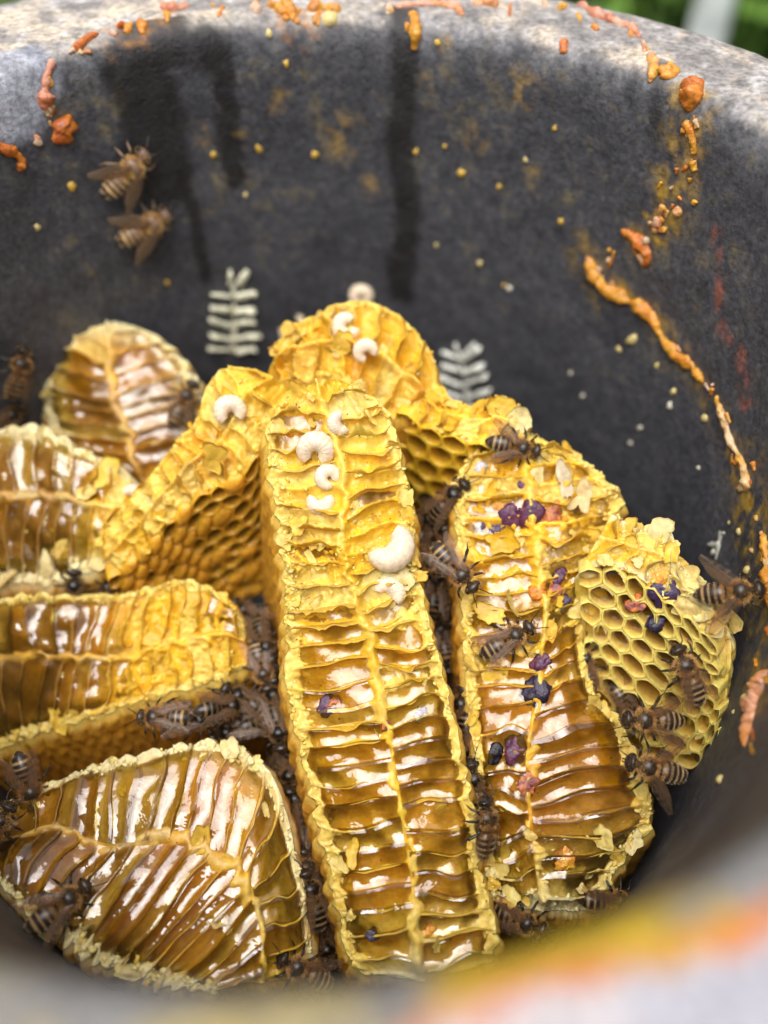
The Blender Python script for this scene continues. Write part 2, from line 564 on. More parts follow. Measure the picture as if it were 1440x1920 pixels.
seams = [
    ([(1100, 480), (1125, 530), (1170, 560), (1215, 585), (1240, 630), (1270, 665), (1300, 690), (1318, 718)], [1.6, 2.0, 1.5, 1.6, 1.2, 1.4, 1.6, 1.0], 'orange', 'amber'),
    ([(1165, 430), (1195, 450), (1215, 480), (1205, 500)], [0.9, 1.5, 1.9, 1.0], 'red', 'orange'),
    ([(1345, 752), (1358, 790), (1372, 830), (1392, 870), (1400, 910), (1380, 915)], [1.0, 1.0, 1.3, 1.0, 1.5, 0.8], 'amber', 'cream'),
    ([(1432, 1000), (1440, 1080), (1448, 1150)], [1.2, 1.4, 1.2], 'orange', 'amber'),
    ([(1440, 1255), (1420, 1300), (1408, 1345), (1395, 1400)], [2.2, 2.4, 2.0, 0.8], 'orange', 'pink'),
    ([(1305, 150), (1295, 180), (1290, 210)], [2.6, 2.8, 1.2], 'red', 'orange'),
    ([(1252, 125), (1256, 148)], [2.2, 1.8], 'orange', 'amber'),
    ([(1218, 100), (1225, 130), (1218, 155)], [1.2, 1.4, 0.7], 'pink', 'amber'),
    ([(1085, 8), (1110, 25), (1145, 38), (1185, 55), (1200, 70)], [1.7, 1.2, 1.6, 1.2, 1.0], 'red', 'pink'),
    ([(1056, 75), (1058, 100)], [1.1, 1.0], 'red', 'orange'),
    ([(885, 5), (935, 8)], [1.4, 1.8], 'pink', 'orange'),
    ([(776, 20), (778, 60), (776, 95)], [1.4, 1.7, 0.9], 'amber', 'orange'),
    ([(740, 12), (800, 8), (850, 12), (868, 30)], [1.2, 1.2, 1.4, 1.0], 'pink', 'orange'),
    ([(500, 8), (540, 20), (560, 45)], [1.6, 2.0, 0.8], 'amber', 'orange'),
    ([(575, 15), (640, 18)], [1.6, 1.6], 'amber', 'red'),
    ([(300, 12), (330, 18), (355, 8)], [1.2, 1.6, 1.0], 'red', 'pink'),
    ([(222, 48), (228, 52)], [1.7, 1.3], 'red', 'orange'),
    ([(140, 92), (160, 76), (185, 62)], [1.3, 1.5, 1.0], 'red', 'orange'),
    ([(100, 110), (85, 160), (88, 195), (98, 215)], [1.0, 1.7, 1.9, 1.4], 'red', 'pink'),
    ([(105, 225), (118, 245), (100, 268)], [2.2, 2.6, 1.6], 'red', 'orange'),
    ([(-12, 272), (15, 280), (40, 300), (35, 322)], [2.0, 1.9, 1.6, 0.9], 'red', 'orange'),
    ([(1285, 225), (1300, 262), (1302, 290)], [1.0, 0.7, 0.8], 'amber', 'orange'),
    ([(1305, 375), (1300, 385)], [1.0, 0.8], 'amber', 'amber'),
]
for i, (pp, rad, c1, c2) in enumerate(seams):
    q = on_pot(pp)
    if len(q) >= 2:
        blob_tube(q, [r * 0.72 for r in rad], 100 + i, PC[c1], PC[c2], 'propolis_seam', pot)

grr = random.Random(12)
for i in range(46):
    line = [(20, 285), (110, 245), (88, 180), (150, 88), (225, 50), (330, 14), (480, 8), (560, 24), (700, 16), (780, 40), (900, 12), (1080, 12), (1190, 62), (1245, 135), (1300, 180), (1290, 300), (1255, 395), (1205, 455), (1215, 495)]
    u = grr.random() * (len(line) - 1); k = int(u); f = u - k
    x = line[k][0] * (1 - f) + line[k + 1][0] * f + grr.gauss(0, 10); y = line[k][1] * (1 - f) + line[k + 1][1] * f + grr.gauss(0, 9)
    q = on_pot([(x, y), (x + grr.uniform(-14, 14), y + grr.uniform(6, 26))])
    if len(q) == 2:
        r = grr.uniform(.35, 1.0)
        blob_tube(q, [r, r * .8], 300 + i, PC[grr.choice(('red', 'orange', 'amber', 'pink'))], PC[grr.choice(('orange', 'amber', 'cream'))], 'propolis_crumb', pot)

for i in range(60):
    line = [(1300, 200), (1288, 290), (1255, 395), (1205, 450), (1120, 490), (1170, 560), (1240, 620), (1318, 718), (1355, 780), (1395, 880), (1432, 1000), (1442, 1150), (1425, 1290), (1400, 1390)]
    u = grr.random() * (len(line) - 1); k = int(u); f = u - k
    x = line[k][0] * (1 - f) + line[k + 1][0] * f + grr.gauss(0, 11); y = line[k][1] * (1 - f) + line[k + 1][1] * f + grr.gauss(0, 11)
    q = on_pot([(x, y), (x + grr.uniform(-8, 10), y + grr.uniform(4, 22))])
    if len(q) == 2:
        r = grr.uniform(.25, .7)
        blob_tube(q, [r, r * .8], 400 + i, PC[grr.choice(('red', 'orange', 'amber', 'orange'))], PC[grr.choice(('orange', 'amber', 'cream'))], 'propolis_crumb', pot)

# ---- pale wax specks stuck to the far wall, and two fern-like footprints of old comb
WS = {'c': (0.62, 0.50, 0.20), 'w': (0.66, 0.62, 0.50), 'y': (0.60, 0.38, 0.06)}


def speck_at(x, y, r, c, sd, parent=pot):
    p, no, ob = cast(x, y)
    if p is None: return
    n = 10
    t1 = nrm(np.cross(no, (0, 0, 1.0))); t2 = np.cross(no, t1)
    V = []; a = np.linspace(0, 2 * np.pi, n, endpoint=False)
    rr = random.Random(sd)
    wob = np.array([rr.uniform(0.6, 1.25) for _ in a])
    for k, (f, h) in enumerate(((1.0, -0.15), (0.85, 0.35), (0.45, 0.6))):
        V += [p + r * f * wob[i] * (math.cos(a[i]) * t1 + 1.2 * math.sin(a[i]) * t2) + no * h * r for i in range(n)]
    Fc = [list(f) for f in grid_faces(3, n, wrap=True)] + [list(range(2 * n, 3 * n))]
    obj('wax_speck', V, Fc, M_CRUMB, parent, np.tile(c, (len(V), 1)))


specks = [(620, 35, 2.0, 'c'), (1185, 636, 1.7, 'c'), (1160, 655, 0.9, 'c'), (1232, 685, 0.9, 'c'), (1262, 735, 1.0, 'c'), (1256, 760, 0.9, 'w'), (1322, 785, 1.1, 'c'),
          (1396, 1310, 1.3, 'c'), (1350, 1462, 1.2, 'c'), (1375, 1335, 0.6, 'c'), (1385, 996, 0.9, 'c'), (1367, 980, 0.5, 'c'), (1400, 1070, 1.2, 'c'),
          (1347, 1020, 0.9, 'w'), (1338, 1035, 0.9, 'w'), (900, 495, 0.8, 'c'), (818, 460, 0.7, 'c'), (955, 540, 0.9, 'w'), (945, 535, 0.7, 'y'),
          (1182, 830, 0.7, 'w'), (1200, 802, 0.7, 'w'), (1092, 742, 0.7, 'w'), (1070, 700, 0.7, 'w'), (1310, 877, 0.6, 'w'), (1052, 415, 0.9, 'y'), (1040, 240, 0.7, 'y'),
          (865, 325, 1.2, 'y'), (936, 350, 0.8, 'y'), (834, 275, 0.7, 'y'), (780, 285, 0.9, 'y'), (505, 65, 1.0, 'c'), (537, 120, 1.0, 'y'), (485, 280, 1.1, 'y'),
          (590, 290, 1.0, 'y'), (460, 365, 0.7, 'c'), (135, 350, 1.1, 'y'), (70, 425, 0.8, 'c'), (313, 530, 0.8, 'y'), (400, 290, 1.0, 'y'), (820, 80, 0.9, 'y'), (985, 300, 0.7, 'c')]
for i, (x, y, r, c) in enumerate(specks):
    speck_at(x, y, r * 0.85, WS[c], i)


def footprint(stem, bars, cc):
    """remains of torn-off comb on the wall: a stem and short ridges left and right of it"""
    V = []; Fc = []; Cc = []
    rr = random.Random(len(bars))

    def bar(x0, y0, x1, y1, w, h):
        x1 += rr.uniform(-7, 5); y1 += rr.uniform(-5, 5); y0 += rr.uniform(-4, 4); w *= rr.uniform(.7, 1.35); h *= rr.uniform(.5, 1.1)
        p0, no, _ = cast(x0, y0); p1, n1_, _ = cast(x1, y1)
        if p0 is None or p1 is None: return
        side = nrm(np.cross(nrm(p1 - p0), no))
        m = 7; b0 = len(V)
        for k in range(m):
            f = k / (m - 1); p = p0 * (1 - f) + p1 * f
            ww = w * (0.55 + 0.5 * math.sin(math.pi * min(1, f * 0.75 + 0.25))) * rr.uniform(0.55, 1.35)
            hh = h * (0.4 + 0.8 * f) * rr.uniform(0.6, 1.2)
            V.extend([p + side * ww - no * 0.3, p + side * ww * 0.7 + no * hh, p - side * ww * 0.7 + no * hh, p - side * ww - no * 0.3])
            g_ = rr.uniform(0.8, 1.1)
            Cc.extend([np.array(cc) * g_] * 4)
        for k in range(m - 1):
            for j in range(3):
                Fc.append([b0 + 4 * k + j, b0 + 4 * k + j + 1, b0 + 4 * k + 5 + j, b0 + 4 * k + 4 + j])
        Fc.append([b0, b0 + 1, b0 + 2, b0 + 3][::-1]); e_ = b0 + 4 * (m - 1); Fc.append([e_, e_ + 1, e_ + 2, e_ + 3])
    for s in zip(stem[:-1], stem[1:]):
        bar(*s[0], *s[1], 0.9, 0.4)
    for bb in bars:
        bar(*bb)
    o = obj('comb_footprint', V, Fc, M_CRUMB, pot, np.array(Cc))
    o['label'] = 'fern-like pale wax remains of comb stuck on the far wall'


fb = []
for k in range(5):
    y = 552 + k * 25
    fb.append((434, y + 8, 394 - (k % 2) * 3, y - 3, 0.72, 2.0)); fb.append((442, y + 6, 484 - (k % 3) * 4, y - 2, 0.72, 2.0))
fb += [(432, 532, 427, 503, 1.0, 1.8), (448, 532, 465, 504, 1.0, 1.8)]
footprint([(438, 530), (440, 600), (436, 668)], fb, (0.82, 0.80, 0.58))
fb = []
for k in range(5):
    y = 668 + k * 23
    fb.append((862 + k * 2, y + 8, 828 - k * 2, y - 12 + k, 0.6, 2.0)); fb.append((868 + k * 2, y + 8, 906 + k * 4, y - 16 + k * 2, 0.6, 2.0))
fb += [(860, 665, 850, 640, 0.7, 1.6), (868, 668, 892, 641, 0.7, 1.6)]
footprint([(862, 660), (872, 710), (880, 775)], fb, (0.80, 0.81, 0.72))
footprint([(1352, 1000), (1338, 1045)], [(1350, 1005, 1360, 998, .5, .5), (1345, 1022, 1330, 1018, .5, .5)], (0.5, 0.5, 0.42))

# ------------------------------------------------------------------ combs
CREAM, LEMON, YEL, GOLD, OCH, BRN = [np.array(c) for c in ((.78, .64, .22), (.80, .54, .085), (.80, .475, .03), (.74, .38, .03), (.56, .28, .035), (.34, .15, .03))]
PALE = np.array((.80, .69, .37))
DOC = np.array((.42, .20, .03))
COMBS = {}
COARSE = 0.34


class Comb:
    def __init__(self, root, rows, seed, pitch=3.9, groove=1.6, stops=None, rim=CREAM, rimw=0.12, level=None, rough=0.25,
                 macro=0.9, down=48.0, flare=(0, 0, 0, 0), bottomL=None, bottomR=None, cellsL=None, cellsR=None, wallh=0.45, honey=True, walls=True, shear=0.0,
                 sidecol=(GOLD, OCH)):
        self.root, self.seed, self.pitch, self.groove, self.rim, self.rimw = root, seed, pitch, groove, np.array(rim), rimw
        self.roughv, self.macv, self.stops, self.level, self.wallh, self.shear = rough, macro, stops, level, wallh, shear
        rows = np.array(rows, float)
        n = 500
        self.T = []
        for k in (0, 3, 6):
            c = catmull(rows[:, k:k + 3], n)
            self.T.append(unp(c[:, 0], c[:, 1], c[:, 2]))
        L, M, R = self.T
        sM = np.concatenate([[0], np.cumsum(np.linalg.norm(np.diff((L + 2 * M + R) / 4, axis=0), axis=1))])
        self.sT = sM; self.len = sM[-1]
        nn = np.cross(np.gradient(M, axis=0), R - L)
        nn = nrm(nn)
        nn = np.where((np.sum(nn * (CAMP - M), axis=1) < 0)[:, None], -nn, nn)
        k = 41
        ker = np.ones(k) / k
        nn = np.stack([np.convolve(np.pad(nn[:, i], k // 2, mode='edge'), ker, 'valid') for i in range(3)], 1)
        self.nT = nrm(nn)
        self.wL = float(np.mean(np.linalg.norm(L - M, axis=1))); self.wR = float(np.mean(np.linalg.norm(R - M, axis=1)))
        # downward vectors for the side walls
        dn = np.array([0, 0, -down])
        u = (sM / self.len)[:, None]
        self.DL = dn + np.array([1, 0, 0]) * (flare[0] * (1 - u) + flare[1] * u)
        self.DR = dn + np.array([1, 0, 0]) * (flare[2] * (1 - u) + flare[3] * u)
        for nm, bt, e_ in (('DL', bottomL, L), ('DR', bottomR, R)):
            if bt is not None:
                c = catmull(np.array(bt, float), n)
                setattr(self, nm, unp(c[:, 0], c[:, 1], c[:, 2]) - e_)
        self.cellsL, self.cellsR = cellsL, cellsR
        self.sidecol = sidecol
        self.body()
        if walls: self.make_walls()
        if honey and level is not None: self.make_honey()
        for sd, spec in ((-1, cellsL), (1, cellsR)):
            if spec: self.make_cells(sd, **spec)

    def at(self, tab, s):
        s = np.asarray(s)
        return np.stack([np.interp(s, self.sT, tab[:, i]) for i in range(3)], -1)

    def P(self, s, t):
        s, t = np.broadcast_arrays(np.asarray(s, float), np.asarray(t, float))
        L, M, R = (self.at(q, s) for q in self.T)
        tt = t[..., None]
        return np.where(tt < 0, M + (L - M) * (-tt), M + (R - M) * tt)

    def warp(self, s, t):
        return 1.5 * vn(s / 9, t * 1.6 + 50, 0, self.seed) + 0.6 * vn(s / 4.5, t * 3, 0, self.seed + 1) + self.shear * np.abs(t)

    def phase(self, s, t):
        return (s + self.warp(s, t)) / self.pitch + np.where(t < 0, 0.5, 0.0)

    def s_of(self, ph, t):
        b0 = (ph - np.where(t < 0, 0.5, 0.0)) * self.pitch
        s = b0
        for _ in range(4):
            s = b0 - self.warp(s, t)
        return s

    def zig(self, s):
        return 0.055 * vn(s / (self.pitch * 0.5), 3.0, 0, self.seed + 8) + 0.06 * vn(s / 7, 5.0, 0, self.seed + 18)

    def mac(self, s, t):
        return self.macv * (fbm(s / 13, t * 1.3 + 9, 0, self.seed + 2) + 0.5 * fbm(s / 5, t * 3 + 3, 0, self.seed + 3)) - 1.6 * np.abs(t) ** 4

    def wax_h(self, s, t):
        ph = self.phase(s, t)
        k = np.floor(ph); q = ph - k - 0.5
        sd = np.where(t < 0, 1, 0)
        rk = hsh(k, sd, k * 0, self.seed + 4)
        at = np.abs(t)
        w = np.clip(1 - (2 * q) ** 2, 0, 1)
        prof_ = w ** 0.6
        ein = sst(0.02, 0.13, np.abs(t + self.zig(s)) + 0.03 * vn(s / 1.2, t * 4, 0, self.seed + 5))
        close = sst(0.82 + 0.1 * vn(k * 3.3, sd * 7.0, 0, self.seed + 6), 0.95, at)
        h = self.mac(s, t) - self.groove * (0.7 + 0.6 * rk) * prof_ * ein * (1 - close * 0.8)
        tm = t + self.zig(s)
        h = h + 0.22 * np.exp(-(tm / 0.05) ** 2) * (1 + vn(s / 2.5, 8.0, 0, self.seed + 10))
        sf = s / self.len
        rg = self.roughv(sf, t) if callable(self.roughv) else self.roughv
        r = fbm(s / 1.5, t * 9, 0, self.seed + 7, 4)
        h = h + rg * (np.abs(r) * 3 - 0.6) + (0.9 * np.abs(fbm(s / 1.6, t * 8, 0, self.seed + 9, 3)) + 0.5 * vn(s / 2.8, t * 2, 0, self.seed + 13)) * sst(1 - self.rimw * 2.2, 1 - self.rimw, at)
        return h, q, k, rk

    def colour(self, s, t, q, rk):
        sf = s / self.len
        xs = [a for a, _ in self.stops]; cs = np.array([c for _, c in self.stops])
        f = np.clip(sf + 0.07 * fbm(s / 6, t * 2, 0, self.seed + 11), 0, 1)
        c = np.stack([np.interp(f, xs, cs[:, i]) for i in range(3)], -1)
        n_ = fbm(s / 2.6, t * 5, 0, self.seed + 12)[..., None]
        k1 = (sst(.62, .9, rk) * .55)[..., None]; k2 = ((1 - sst(.1, .4, rk)) * .4)[..., None]
        c = c * (1 - k1) + np.array((.80, .45, .02)) * k1
        c = c * (1 - k2) + CREAM * k2
        c = c * (1 + 0.25 * n_)
        c = c * (1 - 0.12 * (1 - (2 * np.abs(q)))[..., None])  # groove shading put into the colour: middles slightly darker than the walls
        w = sst(1 - self.rimw * 2.0, 1 - self.rimw * 0.5, np.abs(t) + 0.08 * n_[..., 0])[..., None]
        c = c * (1 - w * 0.85) + self.rim * w * 0.85
        m_ = (np.exp(-((t + self.zig(s)) / 0.05) ** 2) * 0.22)[..., None]
        return np.clip(c * (1 - m_) + self.rim * m_, 0.01, 0.8)

    def body(self):
        ns = max(20, int(self.len / COARSE))
        nt = max(14, int((self.wL + self.wR) / 2 / 0.32))
        t = np.concatenate([-np.linspace(1, 0, nt, endpoint=False), np.linspace(0, 1, nt + 1)])
        s = np.linspace(0, self.len, ns)
        Sg, Tg = np.meshgrid(s, t, indexing='ij')
        h, q, k, rk = self.wax_h(Sg, Tg)
        # scalloped ragged outline
        outw = 1 + (0.018 * np.cos(2 * np.pi * q) * (1 + 1.5 * vn(Sg / 6, Tg, 0, self.seed + 19)) + 0.05 * fbm(Sg / 2.2, Tg * 3, 0, self.seed + 20, 4)) * sst(0.6, 1, np.abs(Tg))
        V = self.P(Sg, Tg * 1.0)
        Mid = self.P(Sg, Tg * 0)
        V = Mid + (V - Mid) * outw[..., None] + self.at(self.nT, Sg) * h[..., None]
        # rounded ragged ends
        Dn = np.minimum(Sg, self.len - Sg)
        V = V + self.at(self.nT, Sg) * (-2.2 * (1 - sst(0, 4.5, Dn)) ** 2)[..., None]
        C = self.colour(Sg, Tg, q, rk)
        nT = len(t)
        faces = [grid_faces(ns, nT)]
        Vs = [V.reshape(-1, 3)]; Cs = [C.reshape(-1, 3)]
        # skirt round the perimeter
        idx = np.concatenate([np.arange(ns) * nT, (ns - 1) * nT + np.arange(1, nT), (np.arange(ns - 2, -1, -1)) * nT + nT - 1, np.arange(nT - 2, 0, -1)])
        per = V.reshape(-1, 3)[idx]
        DLs, DRs = self.at(self.DL, s), self.at(self.DR, s)
        f0 = ((t + 1) / 2)[:, None]
        endd = DLs[-1] * (1 - f0) + DRs[-1] * f0; std = DLs[0] * (1 - f0) + DRs[0] * f0
        D = np.concatenate([DLs, endd[1:], DRs[::-1][1:], std[::-1][1:-1]])
        cen = np.mean(per, axis=0)
        tang = np.roll(per, -3, axis=0) - np.roll(per, 3, axis=0)
        O = nrm(np.cross(tang, nrm(D)))
        # orientation test: outward away from mid line
        midp = np.concatenate([self.P(s, 0 * s), np.repeat(self.P(np.array([self.len]), np.array([0.0])) - 3 * nrm(self.at(np.gradient(self.T[1], axis=0), np.array([self.len]))), nT - 1, 0),
                               self.P(s, 0 * s)[::-1][1:], np.repeat(self.P(np.array([0.0]), np.array([0.0])) + 3 * nrm(self.at(np.gradient(self.T[1], axis=0), np.array([0.0]))), nT - 2, 0)])
        if np.mean(np.sum(O * (per - midp), axis=1)) < 0: O = -O
        seg = np.concatenate([np.zeros(ns), np.ones(nT - 1) * 1, np.ones(ns - 1) * 2, np.ones(nT - 2) * 3])
        inset = np.zeros(len(per))
        if self.cellsL: inset[seg == 0] = 6.5
        if self.cellsR: inset[seg == 2] = 6.5
        al = np.concatenate([[0], np.cumsum(np.linalg.norm(np.diff(per, axis=0), axis=1))])
        dl = np.linalg.norm(D, axis=1)
        nr = 34
        prev = idx
        base = ns * nT
        w2 = len(per)
        for j in range(1, nr + 1):
            f = (j / nr) ** 1.35
            dd = f * dl
            # capped-cell domes on a hex lattice
            row = dd / 3.4
            rr_ = np.floor(row)
            cx = al / 3.9 + 0.5 * (rr_ % 2)
            dx = (cx - np.floor(cx) - 0.5) * 3.9; dy = (row - rr_ - 0.5) * 3.4
            dome = np.clip(1 - (dx * dx + dy * dy) / 4.2, 0, 1)
            bump_ = 0.55 * dome * sst(0.5, 4, dd) + 0.3 * fbm(al / 3, dd / 3, 0, self.seed + 31)
            ins = -inset * sst(0, 0.06, f)
            Vp = per + D * f + O * (bump_ + ins + 0.8 * sst(0, 3, dd))[:, None]
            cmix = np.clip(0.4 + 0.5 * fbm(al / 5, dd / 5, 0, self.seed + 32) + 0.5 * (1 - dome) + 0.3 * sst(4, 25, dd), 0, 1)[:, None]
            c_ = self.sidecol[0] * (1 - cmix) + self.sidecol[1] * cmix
            e0 = (1 - sst(0.0, 3.5, dd))[:, None]
            c_ = c_ * (1 - e0) + Cs[0][idx] * e0
            Vs.append(Vp); Cs.append(c_)
            cur = base + (j - 1) * w2 + np.arange(w2)
            a, b_ = prev, np.roll(prev, -1); c2, d2 = np.roll(cur, -1), cur
            faces.append(np.stack([a, d2, c2, b_], 1))
            prev = cur
        faces = np.concatenate(faces)
        self.bodyobj = obj('wax_body', np.concatenate(Vs), faces, M_WAX, self.root, np.concatenate(Cs))

    def make_walls(self):
        """the torn upright walls between neighbouring cells: one thin ragged ribbon each"""
        rr = random.Random(self.seed)
        for sd in (-1, 1):
            W = self.wL if sd < 0 else self.wR
            m = max(10, int(W / 0.42))
            k0 = int(math.floor(0 / self.pitch)); k1 = int(self.len / self.pitch) + 2
            for k in range(k0, k1):
                t = np.linspace(0.05, 0.97, m) * sd
                s = self.s_of(np.full(m, float(k)) + 0.02 * vn(np.arange(m) / 4, k * 3.0, 0, self.seed + 40), t)
                if s.min() < 0.8 or s.max() > self.len - 0.8 or rr.random() < 0.12: continue
                sf = float(np.mean(s)) / self.len
                hw = self.wallh(sf) if callable(self.wallh) else self.wallh
                wet = 0.0 if self.level is None else float(sst(-1.1, -0.6, np.mean(self.level(sf, sd, t))))
                hw = hw * (1 - 0.75 * wet) * rr.uniform(0.4, 1.5)
                P0 = self.P(s, t); Nn = self.at(self.nT, s)
                sv = nrm(self.P(s + 0.4, t) - self.P(s - 0.4, t))
                mc = self.mac(s, t)
                a_ = np.arange(m)
                top = hw * (1.0 + 1.5 * vn(a_ / 5.0, k * 7.7 + sd, 0, self.seed + 41) + 0.8 * vn(a_ / 1.6, k * 5.1 + sd, 0, self.seed + 42))
                ends = np.sin(np.pi * np.linspace(0.08, 0.92, m)) ** 0.5
                top = mc + np.clip(top, -0.6, 2.4) * ends
                lean = (0.35 + 0.9 * np.clip(top - mc, 0, 2)) * vn(a_ / 6.0, k * 2.2 + sd, 0, self.seed + 43)
                th = 0.13 + 0.08 * rr.random()
                V = np.stack([P0 + Nn * (mc - 1.4)[:, None] + sv * th * 1.5,
                              P0 + Nn * ((top + mc) / 2 - 0.2)[:, None] + sv * (lean * 0.4 + th)[:, None],
                              P0 + Nn * top[:, None] + sv * (lean + th * 0.45)[:, None],
                              P0 + Nn * (top - 0.03)[:, None] + sv * (lean - th * 0.45)[:, None],
                              P0 + Nn * ((top + mc) / 2 - 0.2)[:, None] + sv * (lean * 0.4 - th)[:, None],
                              P0 + Nn * (mc - 1.4)[:, None] - sv * th * 1.5], 1)
                c0 = self.colour(s, t, np.full(m, 0.5), np.full(m, 0.6))
                hi = (1 - 0.7 * wet) * np.clip(0.3 + 0.5 * vn(a_ / 3.0, k * 1.7, 0, self.seed + 44), 0, 1)[:, None]
                ct = c0 * (1 - hi) + self.rim * hi
                C = np.stack([c0, c0, ct, ct, c0, c0], 1)
                o = obj('cell_wall', V.reshape(-1, 3), grid_faces(m, 6), M_WALL, self.root, np.clip(C.reshape(-1, 3), 0, .8))

    def make_honey(self):
        """one pool of honey in each opened cell"""
        for sd in (-1, 1):
            W = self.wL if sd < 0 else self.wR
            m = max(12, int(W / 0.45)); nq = 11
            for k in range(-1, int(self.len / self.pitch) + 2):
                t = np.linspace(0.02, 0.985, m) * sd
                q = np.linspace(-0.62, 0.62, nq)
                Tg, Q = np.meshgrid(t, q, indexing='ij')
                Sg = self.s_of(k + 0.5 + Q, Tg)
                if Sg.min() < 0.3 or Sg.max() > self.len - 0.3: continue
                r = hsh(np.array([k]), np.array([sd]), np.array([3]), self.seed + 50)[0]
                lv = self.level(float(np.mean(Sg)) / self.len, sd, Tg)
                lev = lv + 0.5 * (r - 0.5)
                h = self.mac(Sg, Tg) + lev + (0.16 + 0.28 * r) * (2 * Q) ** 2 + 0.46 * vn(Sg / 4.0, Tg * 2.6, 0, self.seed + 51) + 0.10 * vn(Sg / 1.5, Tg * 7, 0, self.seed + 52)
                ed = 1 - sst(0.80, 0.97, np.abs(Tg) + 0.05 * vn(Sg / 1.5, Tg * 5, 0, self.seed + 53))
                h = h - 1.1 * (1 - ed)
                wh = self.wax_h(Sg, Tg)[0]
                th = h - wh
                if (th > 0.12).mean() < 0.06: continue
                V = self.P(Sg, Tg) + self.at(self.nT, Sg) * h[..., None]
                gn = np.cross(V[m // 2, nq // 2 + 1] - V[m // 2, nq // 2], V[m // 2 + 1, nq // 2] - V[m // 2, nq // 2])
                fl = bool(np.dot(gn, self.at(self.nT, Sg[m // 2, nq // 2])) < 0)
                obj('honey_pool', V.reshape(-1, 3), grid_faces(m, nq, flip=fl), M_HONEY, self.root, extra=np.clip(th, 0, 5).ravel())

    def make_cells(self, sd, s0=0.0, s1=1.0, rows=7, p=4.2, cap=None, cols=(YEL, BRN), depth=6.0, fill=None, bmax=1.0):
        """hexagonal cells on a side of the comb, one object for each"""
        edge = self.T[0] if sd < 0 else self.T[2]
        D = self.DL if sd < 0 else self.DR
        el = np.concatenate([[0], np.cumsum(np.linalg.norm(np.diff(edge, axis=0), axis=1))])
        dl = float(np.mean(np.linalg.norm(D, axis=1)))

        def X(a, b):
            a, b = a + 0.9 * vn(np.asarray(a) / 7, np.asarray(b) / 7, 0, self.seed + 70), b + 0.9 * vn(np.asarray(a) / 7, np.asarray(b) / 7, 5, self.seed + 71) * sst(0, 4, b)
            e_ = np.stack([np.interp(a, el, edge[:, i]) for i in range(3)], -1)
            d_ = np.stack([np.interp(a, el, D[:, i]) for i in range(3)], -1)
            return e_ + d_ * (np.asarray(b) / dl)[..., None]

        def frame(a, b):
            n_ = nrm(np.cross(X(a + 1.5, b) - X(a - 1.5, b), X(a, b + 1.5) - X(a, b - 1.5)))
            return np.where((np.sum(n_ * (CAMP - X(a, b)), axis=-1) < 0)[..., None], -n_, n_)
        rr = random.Random(self.seed + sd)
        ry = p * 0.866
        nseg = 24
        th = np.linspace(0, 2 * np.pi, nseg, endpoint=False)
        hexr = (p / 2) / np.cos(((th + np.pi / 6 + 1e-9) % (np.pi / 3)) - np.pi / 6)   # pointy up/down rows
        A0, A1 = s0 * el[-1], s1 * el[-1]
        cen = []
        for j in range(rows):
            b = 0.8 + ry * (j + 0.5)
            if b > bmax * dl: break
            x = A0 + p * 0.5 + (p * 0.5 if j % 2 else 0)
            while x < A1 - p * 0.3:
                cen.append((x, b, j)); x += p
        for (a0, b0, j) in cen:
            u, v = (a0 - A0) / max(1e-6, A1 - A0), j / max(1, rows - 1)
            capped = cap(u, v, rr) if cap else False
            if capped is None: continue
            jit = rr.uniform(0.92, 1.04)
            g_ = rr.uniform(0.85, 1.1)
            if capped:
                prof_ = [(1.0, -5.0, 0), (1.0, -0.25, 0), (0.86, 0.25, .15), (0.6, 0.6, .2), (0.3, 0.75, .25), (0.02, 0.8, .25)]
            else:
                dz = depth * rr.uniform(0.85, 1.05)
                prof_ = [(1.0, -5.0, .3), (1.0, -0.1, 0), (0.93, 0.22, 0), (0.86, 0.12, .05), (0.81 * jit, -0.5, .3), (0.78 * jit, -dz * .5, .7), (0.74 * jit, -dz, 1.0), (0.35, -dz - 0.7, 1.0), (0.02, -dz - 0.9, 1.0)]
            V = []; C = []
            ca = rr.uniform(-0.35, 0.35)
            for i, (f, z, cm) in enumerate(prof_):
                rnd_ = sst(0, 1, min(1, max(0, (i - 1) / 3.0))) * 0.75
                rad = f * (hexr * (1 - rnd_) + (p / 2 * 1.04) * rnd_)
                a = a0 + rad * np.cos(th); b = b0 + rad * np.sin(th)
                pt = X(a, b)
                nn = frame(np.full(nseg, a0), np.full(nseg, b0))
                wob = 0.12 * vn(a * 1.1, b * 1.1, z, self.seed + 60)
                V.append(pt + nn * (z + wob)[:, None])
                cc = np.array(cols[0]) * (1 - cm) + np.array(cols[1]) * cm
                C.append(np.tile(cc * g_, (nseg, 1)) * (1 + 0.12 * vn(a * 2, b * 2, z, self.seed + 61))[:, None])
            Fc = grid_faces(len(prof_), nseg, wrap=True)
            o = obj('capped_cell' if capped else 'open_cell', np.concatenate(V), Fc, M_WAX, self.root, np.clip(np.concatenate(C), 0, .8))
            if not capped and fill and rr.random() < fill:
                rad = 0.78 * p / 2
                lv = -rr.uniform(2.0, 4.0)
                a = a0 + rad * np.cos(th); b = b0 + rad * np.sin(th)
                nn = frame(np.array([a0]), np.array([b0]))[0]
                pts = [X(a, b) + nn * (lv + 0.35), X(a0 + (a - a0) * .6, b0 + (b - b0) * .6) + nn * lv, X(a0 + (a - a0) * .05, b0 + (b - b0) * .05) + nn * (lv - 0.05)]
                obj('nectar', np.concatenate(pts), grid_faces(3, nseg, wrap=True), M_HONEY, o, extra=np.full(3 * nseg, 0.9))


